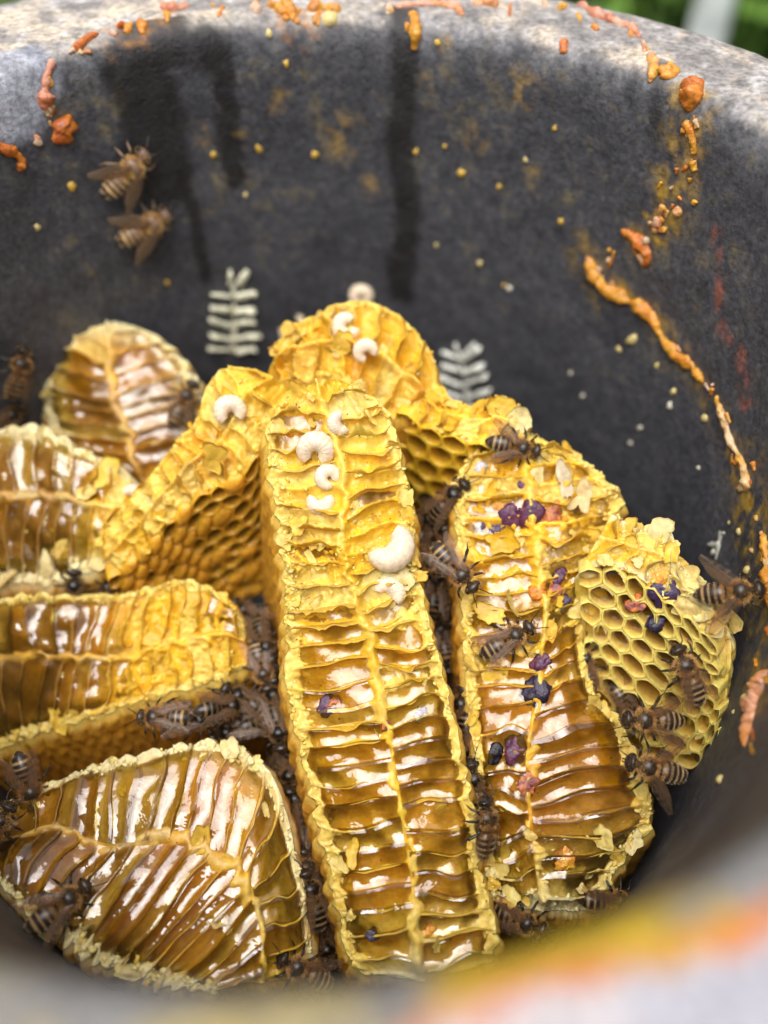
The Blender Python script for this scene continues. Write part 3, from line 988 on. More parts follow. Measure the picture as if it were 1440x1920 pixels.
def rows_of(L, M, R, dL, dM, dR):
    n = len(L)
    f = lambda d: np.interp(np.linspace(0, 1, n), np.linspace(0, 1, len(d)), d)
    a, b, c = f(dL), f(dM), f(dR)
    return [(*L[i], a[i], *M[i], b[i], *R[i], c[i]) for i in range(n)]


def comb_root(label, px_, py_, d_):
    p = unp(px_, py_, d_)
    p[2] = -150
    return empty('honeycomb', p, label, 'honeycomb')


# middle comb
rA = comb_root('tall narrow honeycomb in the middle, curled larvae near its top and honey below', 720, 1300, 166)
Arows = rows_of(
    [(535, 735), (498, 800), (503, 880), (520, 980), (532, 1090), (536, 1200), (537, 1290), (555, 1390), (580, 1490), (605, 1590), (628, 1690), (645, 1780), (675, 1838)],
    [(590, 705), (620, 790), (640, 880), (645, 985), (655, 1080), (690, 1190), (710, 1270), (728, 1370), (745, 1470), (760, 1570), (775, 1670), (785, 1760), (800, 1845)],
    [(645, 702), (725, 765), (752, 850), (772, 950), (780, 1050), (805, 1170), (828, 1250), (852, 1350), (875, 1455), (893, 1555), (905, 1650), (930, 1735), (925, 1815)],
    [171, 168, 166, 163, 158], [169, 166, 165, 162, 157], [171, 168, 166, 163, 158])


def lvA(sf, sd, t):
    b = -1.9 + 1.15 * float(sst(0.38, 0.52, sf)) + 0.45 * float(sst(0.55, 0.68, sf)) - 0.35 * float(sst(0.88, 0.98, sf))
    return b + 0.35 * math.sin(sf * 31 + sd)


cA = Comb(rA, Arows, 11, pitch=3.75, groove=1.7, stops=[(0, YEL), (0.12, LEMON), (0.2, YEL), (0.3, YEL), (0.36, LEMON), (0.45, YEL), (0.55, YEL), (0.75, YEL), (0.88, YEL), (0.95, LEMON), (1, PALE)],
          rim=LEMON * 0.6 + CREAM * 0.4, rimw=0.13, level=lvA, rough=lambda sf, t: 0.12 + 0.5 * np.exp(-((sf - 0.33) / 0.09) ** 2) * (0.45 + 0.55 * (t < 0.3)) + 0.35 * (1 - sst(0.0, 0.1, sf)) + 0.25 * sst(0.62, 0.85, -t),
          macro=1.1, flare=(-5, 0, -2, 2), wallh=lambda sf: 0.75 - 0.35 * float(sst(0.4, 0.6, sf)), sidecol=(GOLD, OCH))
COMBS['A'] = cA

# brood comb behind it, running off to the left
rB = comb_root('golden brood comb with open and capped cells on its side, behind the tall narrow comb', 400, 900, 182)
Brows = rows_of([(470, 685), (400, 695), (362, 785), (315, 835), (265, 905), (205, 975), (150, 1045)],
                [(505, 700), (450, 755), (408, 828), (345, 880), (290, 940), (235, 1005), (175, 1062)],
                [(545, 735), (492, 830), (452, 885), (375, 925), (318, 975), (262, 1035), (200, 1085)],
                [180, 182, 188], [178, 180, 186], [178, 180, 186])
cB = Comb(rB, Brows, 23, pitch=4.2, groove=1.5, stops=[(0, YEL), (0.2, LEMON), (0.35, GOLD), (0.6, LEMON), (1, LEMON)], rim=LEMON, rimw=0.2, level=None, rough=0.45, macro=1.3,
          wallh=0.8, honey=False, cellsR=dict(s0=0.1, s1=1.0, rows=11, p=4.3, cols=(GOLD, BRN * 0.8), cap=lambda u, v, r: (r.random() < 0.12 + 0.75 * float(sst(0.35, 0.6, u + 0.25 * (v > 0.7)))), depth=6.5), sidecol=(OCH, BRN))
COMBS['B'] = cB

# upper left comb
rC = comb_root('honeycomb with pale ragged rim against the left wall, behind the square-ended comb', 110, 950, 190)
Crows = rows_of([(-60, 800), (0, 798), (80, 800), (150, 842), (215, 868), (248, 900)],
                [(-60, 945), (0, 940), (70, 935), (140, 940), (205, 950), (242, 955)],
                [(-60, 1098), (0, 1095), (60, 1095), (125, 1085), (180, 1060), (228, 1020)], [193, 190], [191, 188], [190, 187])
cC = Comb(rC, Crows, 37, pitch=4.0, groove=1.8, stops=[(0, OCH), (0.55, DOC), (0.8, YEL), (1, YEL)], rim=PALE, rimw=0.2, level=lambda sf, sd, t: -0.6 - 1.2 * float(sst(0.7, 0.95, sf)), macro=1.4, wallh=0.5)
COMBS['C'] = cC

# back left comb
rD = comb_root('rounded honey-filled comb end with pale rim near the far left wall', 230, 750, 204)
Drows = rows_of([(150, 602), (98, 640), (76, 720), (90, 810), (150, 868), (205, 900)],
                [(195, 595), (205, 660), (218, 740), (240, 810), (255, 865), (265, 900)],
                [(240, 598), (310, 640), (362, 700), (385, 785), (365, 855), (330, 895)], [207, 201], [205, 199], [207, 201])
cD = Comb(rD, Drows, 41, pitch=4.0, groove=1.8, stops=[(0, PALE), (0.2, GOLD), (0.5, DOC), (1, OCH)], rim=PALE, rimw=0.22, level=lambda sf, sd, t: -0.5 - 1.2 * (1 - float(sst(0.1, 0.35, sf))), macro=1.3, wallh=0.4, shear=2.0, sidecol=(PALE, GOLD))
COMBS['D'] = cD

# back centre comb
rE = comb_root('golden brood comb at the back with white larvae lying on its torn top', 660, 650, 186)
Erows = rows_of([(498, 662), (532, 610), (610, 572), (690, 556), (760, 592), (810, 655), (825, 715)],
                [(508, 682), (552, 652), (630, 640), (690, 650), (735, 680), (775, 710), (808, 738)],
                [(505, 702), (560, 708), (630, 702), (672, 738), (705, 765), (745, 778), (785, 760)], [190, 184], [187, 182], [186, 181])
cE = Comb(rE, Erows, 53, pitch=5.2, groove=2.9, stops=[(0, GOLD), (0.3, YEL), (0.5, GOLD), (0.6, LEMON), (0.8, YEL), (1, GOLD)], rim=LEMON, rimw=0.15, level=None, honey=False, rough=0.4, macro=1.8, wallh=1.3, sidecol=(GOLD, OCH))
E2rows = rows_of([(815, 705), (860, 748), (905, 752), (945, 735), (988, 765)],
                 [(785, 735), (835, 772), (885, 785), (935, 782), (972, 792)],
                 [(742, 762), (808, 800), (862, 818), (912, 832), (955, 838)], [184, 178], [182, 176], [181, 175])
cE2 = Comb(rE, E2rows, 59, pitch=4.0, groove=1.2, stops=[(0, GOLD), (0.5, YEL), (0.8, LEMON), (1, PALE)], rim=LEMON, rimw=0.2, level=None, honey=False, rough=0.4, macro=1.0, wallh=0.8,
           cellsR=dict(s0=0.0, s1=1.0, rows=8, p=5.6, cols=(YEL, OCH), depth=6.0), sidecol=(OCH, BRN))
COMBS['E'] = cE; COMBS['E2'] = cE2

# left middle comb
rF = comb_root('square-ended honeycomb by the left wall, bright yellow broken end', 250, 1240, 184)
Frows = rows_of([(-60, 1135), (0, 1122), (90, 1113), (200, 1112), (290, 1098), (345, 1084), (415, 1115), (448, 1158)],
                [(-60, 1238), (0, 1228), (85, 1230), (185, 1232), (275, 1225), (345, 1200), (410, 1190), (452, 1195)],
                [(-60, 1428), (0, 1404), (70, 1375), (155, 1352), (250, 1320), (350, 1292), (415, 1270), (455, 1240)], [187, 182], [186, 181], [184, 179])
cF = Comb(rF, Frows, 61, pitch=4.0, groove=1.9, stops=[(0, DOC), (0.35, DOC), (0.5, GOLD), (0.6, YEL), (0.85, YEL), (1, LEMON)], rim=LEMON * .5 + CREAM * .5, rimw=0.12,
          level=lambda sf, sd, t: -0.35 - 1.9 * float(sst(0.48, 0.62, sf)), rough=lambda sf, t: 0.1 + 0.5 * sst(0.5, 0.65, sf), macro=1.2, wallh=0.45, sidecol=(GOLD, OCH))
COMBS['F'] = cF

# bottom left comb
rG = comb_root('broad honeycomb with dark amber honey and pale crumbly rim, left of the tall narrow comb', 300, 1620, 165)
Grows = rows_of([(-70, 1530), (0, 1500), (120, 1450), (245, 1412), (390, 1383), (498, 1438), (560, 1600), (585, 1720), (597, 1840)],
                [(-70, 1600), (0, 1578), (100, 1552), (205, 1585), (330, 1580), (440, 1618), (478, 1690), (492, 1765), (497, 1848)],
                [(-70, 1600), (-10, 1645), (30, 1692), (110, 1752), (165, 1800), (240, 1836), (310, 1850), (370, 1858), (415, 1860)], [174, 172, 162], [168, 164, 157], [159, 154, 153])
cG = Comb(rG, Grows, 71, pitch=3.55, groove=1.9, stops=[(0, DOC), (0.45, DOC), (0.6, GOLD), (0.75, YEL), (1, YEL)], rim=PALE, rimw=0.12, level=lambda sf, sd, t: -0.3 - 0.25 * math.sin(sf * 40 + sd) - (0.35 * float(sst(.55, .75, sf)) if sd < 0 else 0), rough=lambda sf, t: 0.08 + 0.2 * sst(.8, .95, np.abs(t)), macro=1.0, wallh=0.4, sidecol=(GOLD, OCH))
COMBS['G'] = cG

# right comb
rH = comb_root('long honeycomb on the right side, torn open, dotted with purple and orange pollen', 1010, 1250, 170)
Hrows = rows_of([(908, 815), (862, 885), (853, 960), (860, 1050), (866, 1140), (872, 1230), (880, 1320), (890, 1410), (898, 1500), (905, 1580), (915, 1650), (932, 1705)],
                [(970, 790), (985, 870), (995, 960), (1010, 1050), (1020, 1130), (1015, 1220), (1005, 1310), (990, 1400), (990, 1490), (1000, 1580), (1010, 1655), (1022, 1720)],
                [(1040, 822), (1120, 875), (1168, 932), (1160, 1010), (1118, 1090), (1098, 1190), (1115, 1290), (1180, 1370), (1210, 1470), (1222, 1545), (1165, 1625), (1122, 1722)],
                [181, 175, 171, 167, 165], [179, 173, 169, 165, 163], [181, 176, 172, 167, 164])


def lvH(sf, sd, t):
    return -1.5 + 0.8 * float(sst(0.2, 0.35, sf)) + 0.5 * float(sst(0.5, 0.62, sf)) - 0.3 * float(sst(0.85, 0.95, sf)) + 0.2 * math.sin(sf * 23 + sd)


cH = Comb(rH, Hrows, 83, pitch=3.8, groove=1.6, stops=[(0, LEMON), (0.12, YEL), (0.25, YEL), (0.4, YEL), (0.6, GOLD), (0.8, GOLD), (0.9, LEMON), (1, PALE)], rim=LEMON * .5 + CREAM * .5, rimw=0.12, level=lvH,
          rough=lambda sf, t: 0.2 + 0.4 * (1 - sst(0.25, 0.5, sf)) + 0.4 * sst(0.8, 0.92, sf), macro=1.3, wallh=lambda sf: 0.9 - 0.5 * float(sst(0.35, 0.6, sf)), sidecol=(GOLD, OCH))
COMBS['H'] = cH

# new pale comb at the right wall
rI = comb_root('pale new honeycomb fixed to the right wall with neat open hexagonal cells', 1230, 1200, 165)
Irows = rows_of([(1150, 955), (1200, 985), (1258, 985), (1280, 1055), (1330, 1100), (1392, 1178)],
                [(1125, 1000), (1180, 1020), (1235, 1040), (1268, 1085), (1315, 1128), (1380, 1195)],
                [(1085, 1065), (1145, 1060), (1205, 1085), (1250, 1120), (1292, 1155), (1352, 1215)], [170, 162], [168, 161], [168, 161])
cI = Comb(rI, Irows, 97, pitch=4.0, groove=1.2, stops=[(0, YEL), (0.3, LEMON), (0.6, CREAM), (1, PALE)], rim=PALE, rimw=0.2, level=None, honey=False, rough=0.4, macro=0.9, wallh=0.8, down=20,
          bottomR=[(1095, 1330, 180), (1140, 1370, 180), (1200, 1410, 178), (1270, 1430, 175), (1320, 1420, 171), (1350, 1370, 166)],
          bottomL=[(1095, 1330, 188), (1140, 1370, 188), (1200, 1410, 186), (1270, 1430, 182), (1320, 1420, 178), (1350, 1370, 174)],
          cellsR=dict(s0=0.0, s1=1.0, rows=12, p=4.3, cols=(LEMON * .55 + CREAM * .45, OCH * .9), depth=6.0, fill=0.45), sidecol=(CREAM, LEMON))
COMBS['I'] = cI
refresh()

# ------------------------------------------------------------------ torn wax sheets and crumbs on the combs
def flap(root, p, n, w, h, ang_, col, seed, curl=0.6, tilt=0.5, thick=0.14, name='wax_flap', lift=0.1, m=9):
    """a ragged torn sheet of wax, anchored along one side"""
    rr = random.Random(seed)
    n = nrm(n)
    t1 = nrm(np.cross(n, (0.13, 0.2, 1.0))); t2 = np.cross(n, t1)
    x = math.cos(ang_) * t1 + math.sin(ang_) * t2; y = np.cross(n, x)
    ns_, nr_ = 28, 6
    th = np.linspace(0, 2 * np.pi, ns_, endpoint=False)
    ct, sn = np.cos(th), np.sin(th)
    edge = 1 + 0.38 * vn(ct * 1.1 + seed, sn * 1.1, 0, seed) + 0.22 * vn(ct * 3.1, sn * 3.1 + seed, 0, seed + 1) + 0.10 * vn(ct * 8, sn * 8, 0, seed + 3)
    sq = 1 / np.maximum(np.abs(ct), np.abs(sn)) ** 0.55
    R_ = np.linspace(0.04, 1, nr_)[:, None] * (edge * sq)[None, :]
    X = R_ * ct * w / 2; Y = R_ * sn * h / 2
    sg = rr.choice((-1, 1))
    Z = tilt * (Y + h * .4) * 0.6 + sg * curl * 0.10 * (X * X / max(w, 1) + 0.6 * Y * Y / max(h, 1)) + 0.06 * (w + h) * vn(X / w * 2.3 + seed, Y / h * 2.3, 0, seed + 2) + 0.12 * vn(X * 1.3, Y * 1.3, seed, seed + 5)
    P = p + X[..., None] * x + Y[..., None] * y + (Z + lift)[..., None] * n
    V1 = P.reshape(-1, 3); V2 = V1 - n * thick
    k = ns_ * nr_
    Fc = [list(f) for f in grid_faces(nr_, ns_, wrap=True)] + [list(range(ns_))[::-1]]
    Fc += [[q + k for q in f[::-1]] for f in Fc]
    b0 = (nr_ - 1) * ns_
    for a in range(ns_):
        a2 = (a + 1) % ns_
        Fc.append([b0 + a, b0 + a + k, b0 + a2 + k, b0 + a2])
    c = np.array(col) * np.array([1, .93, .75]) * (1 + 0.15 * vn(X.ravel() / w * 3, Y.ravel() / h * 3, 0, seed + 4))[:, None]
    return obj(name, np.concatenate([V1, V2]), Fc, M_FLAP, root, np.clip(np.concatenate([c, c]), 0, .8))


def flap_px(key, x, y, w, h, ang_deg, col, seed, **kw):
    p, no, ob = cast(x, y)
    if p is None: return
    c = COMBS[key]
    n = nrm(no * 0.4 + nrm(CAMP - p) * 0.8)
    # angle measured in the picture plane: direction in which the sheet hangs
    t1 = nrm(np.cross(n, (0.13, 0.2, 1.0))); t2 = np.cross(n, t1)
    d = math.cos(math.radians(ang_deg)) * RGT + math.sin(math.radians(ang_deg)) * UPV
    yv = nrm(d - n * np.dot(d, n))
    xv = -np.cross(n, yv)
    a = math.atan2(np.dot(xv, t2), np.dot(xv, t1))
    flap(c.root, p, n, w, h, a, col, seed, **kw)


def scatter(key, nfl, ncr, s_rng=(0, 1), cols=(LEMON, CREAM), seed=0, rimonly=False, size=(1.2, 3.2), crs=0.4):
    c = COMBS[key]
    g = np.random.RandomState(seed + c.seed)
    n_ = nfl + ncr
    s_ = g.uniform(s_rng[0], s_rng[1], n_) * c.len
    isr = (g.uniform(0, 1, n_) < np.where(np.arange(n_) < nfl, 0.4, 0.7)) | rimonly
    t_ = g.choice((-1, 1), n_) * np.where(isr, g.uniform(0.82, 0.99, n_), g.uniform(0.05, 0.95, n_))
    hh = c.wax_h(s_, t_)[0]; mm = c.mac(s_, t_); NN = c.at(c.nT, s_); PP = c.P(s_, t_)
    for i in range(nfl):
        p = PP[i] + NN[i] * max(hh[i], mm[i] - 0.9)
        f = g.uniform()
        sz = g.uniform(*size)
        flap(c.root, p, nrm(NN[i] + g.normal(0, .35, 3)), sz * g.uniform(.8, 1.5), sz * g.uniform(.5, 1.0), g.uniform(0, 6.28), cols[0] * (1 - f) + cols[1] * f, seed * 100 + i + c.seed * 1000,
             tilt=g.uniform(0.0, 0.9), curl=g.uniform(0.3, 2.0))
    if not ncr: return
    base = np.array([(1, 0, 0), (0, 1, 0), (-1, 0, 0), (0, -1, 0), (.6, .6, .7), (-.6, .7, .6), (-.7, -.6, .6), (.6, -.6, .5), (0, 0, -1)], float)
    tri = np.array([(0, 1, 4), (1, 5, 4), (1, 2, 5), (2, 6, 5), (2, 3, 6), (3, 7, 6), (3, 0, 7), (0, 4, 7), (4, 5, 6), (4, 6, 7), (1, 0, 8), (2, 1, 8), (3, 2, 8), (0, 3, 8)])
    V = []; Fc = []; Cc = []
    for i in range(nfl, n_):
        p = PP[i] + NN[i] * hh[i]
        q = Matrix.Rotation(g.uniform(0, 6.28), 3, Vector(g.normal(0, 1, 3)).normalized())
        V.append((base * g.uniform(.6, 1.4, (9, 1)) * np.array([1.3, 1, .7])) @ np.array(q).T * crs * g.uniform(.4, 1.5) + p)
        f = g.uniform(); Cc.append(np.tile(cols[0] * (1 - f) + cols[1] * f, (9, 1)))
        Fc.append(tri + 9 * (i - nfl))
    o = obj('wax_crumbs', np.concatenate(V), np.concatenate(Fc), M_CRUMB, c.root, np.concatenate(Cc))
    o['kind'] = 'stuff'


scatter('A', 26, 160, (0.02, 0.4), (YEL, CREAM), 1)
scatter('A', 16, 120, (0.4, 0.97), (LEMON, CREAM), 2)
scatter('A', 14, 120, (0.28, 0.38), (LEMON, CREAM), 3, size=(1.5, 4))
scatter('B', 16, 60, (0, 0.9), (YEL, LEMON), 4)
scatter('C', 12, 60, (0.1, 0.95), (LEMON, PALE), 5, size=(2, 4.5))
scatter('D', 8, 60, (0.15, 0.9), (PALE, LEMON), 6, rimonly=True, size=(2, 4.5))
scatter('E', 16, 60, (0.05, 0.95), (YEL, CREAM), 7, size=(1.5, 4))
scatter('E2', 10, 40, (0.1, 0.95), (YEL, LEMON), 8, size=(2, 4))
scatter('F', 9, 90, (0.5, 0.97), (YEL, LEMON), 9, size=(1.0, 3.5))
scatter('F', 8, 60, (0.1, 0.5), (LEMON, CREAM), 10, rimonly=True)
scatter('G', 30, 260, (0.03, 0.97), (PALE, CREAM), 11, rimonly=True, size=(1.0, 2.6))
scatter('G', 8, 20, (0.2, 0.9), (LEMON, PALE), 12)
scatter('H', 40, 200, (0.03, 0.5), (YEL, CREAM), 13, size=(1.5, 4.5))
scatter('H', 14, 100, (0.5, 0.85), (LEMON, CREAM), 14, rimonly=True)
scatter('H', 26, 160, (0.83, 0.98), (LEMON, PALE), 15, size=(1, 2.8))
for key, rng, n_d in (('A', (0.03, 0.45), 70), ('A', (.45, .95), 25), ('G', (.1, .95), 30), ('H', (.05, .9), 30), ('B', (.05, .5), 20)):
    c = COMBS[key]; g = np.random.RandomState(n_d + c.seed)
    s_ = g.uniform(rng[0], rng[1], n_d) * c.len; t_ = g.uniform(-.97, .97, n_d)
    lv = np.array([-9 if c.level is None else float(np.mean(c.level(a / c.len, 1, 0.0))) for a in s_])
    pp = c.P(s_, t_) + c.at(c.nT, s_) * (np.maximum(c.wax_h(s_, t_)[0], c.mac(s_, t_) + lv) + .05)[:, None]
    base = np.array([(1, 0, 0), (-.5, .8, 0), (-.5, -.8, 0), (0, 0, 1), (0, 0, -1)], float)
    V = np.concatenate([p + base * g.uniform(.06, .24) * g.uniform(.6, 1.4, (5, 1)) for p in pp])
    Fc = np.concatenate([np.array([(0, 1, 3), (1, 2, 3), (2, 0, 3), (1, 0, 4), (2, 1, 4), (0, 2, 4)]) + 5 * i for i in range(n_d)])
    o = obj('dirt_specks', V, Fc, M_POLLEN, c.root, np.tile((.02, .017, .013), (len(V), 1)), smooth=False)
    o['kind'] = 'stuff'
scatter('I', 26, 80, (0.03, 0.97), (LEMON, PALE), 16, size=(1.5, 4))
refresh()
for key, x, y, w, h, a, c, sd in [
    ('A', 715, 1100, 9, 8.5, -95, CREAM, 901), ('A', 745, 1085, 7, 6, -60, PALE, 902), ('A', 585, 1010, 5, 6, -110, LEMON, 903), ('A', 560, 985, 5, 5, -80, LEMON, 904), ('A', 765, 965, 4, 6, -75, LEMON, 905),
    ('A', 615, 710, 7, 6, 70, YEL, 906), ('A', 560, 735, 6, 5, 110, LEMON, 907), ('A', 660, 960, 6, 3, -20, CREAM, 908), ('A', 590, 1080, 6, 4, -60, CREAM, 909), ('A', 660, 1600, 3.5, 6, 80, LEMON, 910), ('A', 640, 1620, 4, 5, -40, CREAM, 911),
    ('G', 375, 1570, 4, 8, 75, LEMON, 920), ('G', 430, 1405, 6, 4, 20, PALE, 922), ('G', 90, 1745, 6, 4, 45, PALE, 924),
    ('H', 1000, 890, 12, 6, 5, PALE, 930), ('H', 1060, 905, 10, 5, 10, np.array((.7, .62, .5)), 931), ('H', 940, 870, 8, 6, 40, YEL, 932), ('H', 920, 930, 7, 5, -20, YEL, 933), ('H', 940, 1010, 8, 6, -70, YEL, 934),
    ('H', 920, 1150, 9, 5, -100, LEMON, 935), ('H', 930, 1260, 6, 6, -110, LEMON, 936), ('H', 940, 1620, 5, 9, 95, CREAM, 939), ('H', 960, 1680, 6, 6, -80, CREAM, 940),
    ('H', 1090, 930, 9, 6, -20, np.array((.7, .55, .3)), 941), ('H', 1110, 1010, 9, 6, 60, LEMON, 942), ('H', 1130, 1570, 6, 4, 10, CREAM, 943), ('H', 1190, 1580, 5, 6, 30, PALE, 944),
    ('I', 1240, 1000, 8, 7, 80, PALE, 950), ('I', 1190, 1030, 7, 5, 40, LEMON, 951), ('I', 1310, 1130, 8, 5, 60, PALE, 952),
    ('E', 720, 720, 8, 6, -60, CREAM, 960), ('E', 640, 640, 7, 6, -30, LEMON, 961), ('E', 770, 640, 7, 6, 30, YEL, 962), ('E2', 940, 765, 8, 6, 80, LEMON, 963), ('E2', 970, 790, 6, 6, 30, PALE, 964),
    ('F', 360, 1130, 8, 6, 80, YEL, 970), ('F', 400, 1180, 8, 6, -10, LEMON, 971), ('F', 300, 1200, 9, 7, 60, YEL, 972), ('F', 420, 1230, 6, 6, -60, LEMON, 973), ('F', 110, 1345, 8, 4, 20, LEMON, 974),
    ('C', 200, 890, 9, 8, 10, LEMON, 980), ('C', 90, 1060, 9, 5, -10, PALE, 982), ('B', 440, 760, 9, 8, 80, YEL, 985), ('B', 400, 860, 8, 8, 70, LEMON, 986)]:
    flap_px(key, x, y, w * .7, h * .7, a, c, sd, tilt=0.05 + 0.25 * (sd % 3) / 2, lift=0.15, curl=1.2)


# ------------------------------------------------------------------ stored pollen (parts of the combs) and larvae
def blob(name, p, n, r, squash, seed, col1, col2, material, parent, amp=0.35, nlat=9, nlon=14):
    t1 = nrm(np.cross(n, (0.3, 0.1, 1.0))); t2 = np.cross(n, t1)
    la = np.linspace(-np.pi / 2, np.pi / 2, nlat); lo = np.linspace(0, 2 * np.pi, nlon, endpoint=False)
    La, Lo = np.meshgrid(la, lo, indexing='ij')
    d = np.stack([np.cos(La) * np.cos(Lo), np.cos(La) * np.sin(Lo), np.sin(La)], -1).reshape(-1, 3)
    rad = r * (1 + amp * fbm(d[:, 0] * 1.6 + seed, d[:, 1] * 1.6, d[:, 2] * 1.6, seed))
    V = p + rad[:, None] * (d[:, :1] * t1 + d[:, 1:2] * t2 * squash[0] + d[:, 2:3] * n * squash[1])
    w = np.clip(0.5 + 1.0 * fbm(d[:, 0] * 2.5, d[:, 1] * 2.5, d[:, 2] * 2.5 + seed, seed + 9), 0, 1)[:, None]
    return obj(name, V, grid_faces(nlat, nlon, wrap=True), material, parent, np.array(col1) * (1 - w) + np.array(col2) * w)


PUR, PUR2, MAG, ORG_, DKP = (0.035, 0.016, 0.06), (0.055, 0.024, 0.07), (0.14, 0.03, 0.055), (0.62, 0.20, 0.02), (0.012, 0.01, 0.016)
for key, x, y, r, c1, c2 in [('H', 905, 985, 2.0, PUR, PUR2), ('H', 928, 992, 2.2, PUR, PUR2), ('H', 955, 972, 2.4, MAG, PUR2), ('H', 990, 962, 2.5, MAG, PUR), ('H', 982, 912, 1.8, MAG, PUR2), ('H', 1030, 965, 3.0, ORG_, MAG), ('H', 1010, 975, 2.0, MAG, ORG_),
                             ('H', 1006, 1294, 2.7, PUR, DKP), ('H', 1012, 1243, 1.8, PUR, MAG), ('H', 972, 1405, 3.0, PUR2, MAG), ('H', 928, 1414, 1.7, DKP, DKP), ('H', 1048, 1080, 1.5, PUR, MAG), ('H', 1056, 1128, 1.6, PUR, PUR2), ('H', 1035, 1110, 2.2, ORG_, MAG),
                             ('H', 1058, 1612, 2.3, ORG_, (.7, .4, .04)), ('H', 990, 1470, 2.0, ORG_, MAG), ('H', 900, 880, 1.6, (.45, .42, .5), (.6, .55, .5)), ('H', 940, 945, 1.6, ORG_, (.7, .4, .04)), ('H', 1010, 1110, 1.6, ORG_, ORG_),
                             ('I', 1246, 1112, 3.0, PUR, PUR2), ('I', 1232, 1168, 2.0, PUR, DKP), ('I', 1230, 1080, 2.2, ORG_, (.7, .4, .04)), ('I', 1195, 1130, 1.8, MAG, ORG_), ('I', 1215, 1048, 1.6, (.75, .5, .03), YEL),
                             ('A', 612, 1325, 1.9, PUR, MAG), ('A', 628, 1318, 1.3, ORG_, MAG), ('A', 700, 1752, 1.3, (.10, .09, .11), PUR), ('A', 790, 1340, 1.6, (.4, .36, .42), (.5, .45, .5)), ('A', 800, 1745, 1.8, ORG_, (.7, .4, .04)), ('A', 722, 1360, 1.0, ORG_, MAG)]:
    p, no, ob = cast(x, y)
    if p is None: continue
    n = nrm(no * 0.3 + nrm(CAMP - p))
    blob('stored_pollen', p - n * r * 0.2, n, r * .85, (1.25, 0.34), int(x + y), c1, c2, M_POLLEN, COMBS[key].root, 0.8, 15, 22)

LARVA_C = (0.79, 0.65, 0.48)


def larva(x, y, size, rot, arc, label, seed, lift=0.35, tw=0.0, fat=0.66):
    p, no, ob = cast(x, y)
    if p is None: return
    n = nrm(no * 0.25 + nrm(CAMP - p))
    ex = nrm(RGT - n * np.dot(RGT, n)); ey = np.cross(n, ex)
    R0 = size * 0.5 * (1 - fat * 0.52)
    m = 60
    a = math.radians(rot) + np.linspace(-arc / 2, arc / 2, m)
    u = np.linspace(0, 1, m)
    sp = R0 * (1 + 0.12 * (u - 0.5))
    tube = size * 0.5 * fat * np.sin(np.pi * np.clip(0.06 + 0.88 * u, 0, 1)) ** 0.42
    tube = tube * (1 + 0.022 * np.cos(u * 13 * 2 * np.pi))
    C = sp[:, None] * (np.cos(a)[:, None] * ex + np.sin(a)[:, None] * ey) + (tw * (u - 0.5))[:, None] * n
    T = nrm(np.gradient(C, axis=0)); B = np.cross(T, n); B = nrm(B); U = np.cross(B, T)
    ns_ = 16
    th = np.linspace(0, 2 * np.pi, ns_, endpoint=False)
    V = C[:, None, :] + tube[:, None, None] * (np.cos(th)[None, :, None] * B[:, None] + np.sin(th)[None, :, None] * U[:, None])
    base = p + n * size * 0.5 * fat * lift
    V = V.reshape(-1, 3) + base
    V = V + 0.05 * size * 0.3 * fbm(V[:, 0] / 1.1, V[:, 1] / 1.1, V[:, 2] / 1.1, seed)[:, None] * n
    Fc = [list(f) for f in grid_faces(m, ns_, wrap=True)] + [list(range(ns_))[::-1], list(range((m - 1) * ns_, m * ns_))]
    col = np.tile(LARVA_C, (len(V), 1)) * (1 + 0.06 * vn(V[:, 0], V[:, 1], V[:, 2], seed))[:, None]
    o = obj('bee_larva', V - p, Fc, M_LARVA, None, col)
    o.location = Vector(p * S)
    tag(o, label, 'larva', 'bee larvae on the torn combs')


for x, y, sz, rot, arc, lb in [
    (678, 556, 5.8, 90, 5.8, 'round white bee larva perched on the very top edge of the back comb'),
    (652, 612, 6.0, 200, 5.0, 'white bee larva just under the perched one on the back comb'),
    (688, 660, 5.2, 120, 4.6, 'curled bee larva sunk in the broken middle of the back comb'),
    (558, 602, 3.2, 40, 2.0, 'small broken white larva piece on the left shoulder of the back comb'),
    (524, 626, 3.4, 10, 2.4, 'small white larva piece at the left end of the back comb'),
    (592, 846, 7.0, 80, 4.7, 'fat curled white larva with dark specks on the tall narrow comb'),
    (616, 896, 4.8, 130, 5.3, 'tightly coiled small larva right below the speckled one'),
    (600, 936, 5.4, 270, 3.6, 'pale larva squeezed under the tightly coiled one on the tall narrow comb'),
    (724, 1022, 9.6, -45, 3.4, 'largest open-curved glossy larva near the right edge of the tall narrow comb'),
    (640, 790, 5.0, 200, 3.5, 'pale larva close to the top of the tall narrow comb'),
    (728, 1115, 6.5, 60, 3.4, 'whitish larva under a pale wax sheet on the tall narrow comb'),
    (432, 775, 6.5, 100, 4.4, 'blurred white larva on the torn top of the golden brood comb'),
    (246, 932, 5.0, 30, 4.2, 'blurred white larva between the left-wall comb and the brood comb')]:
    larva(x, y, sz * .88, rot, arc + .3, lb, int(x))

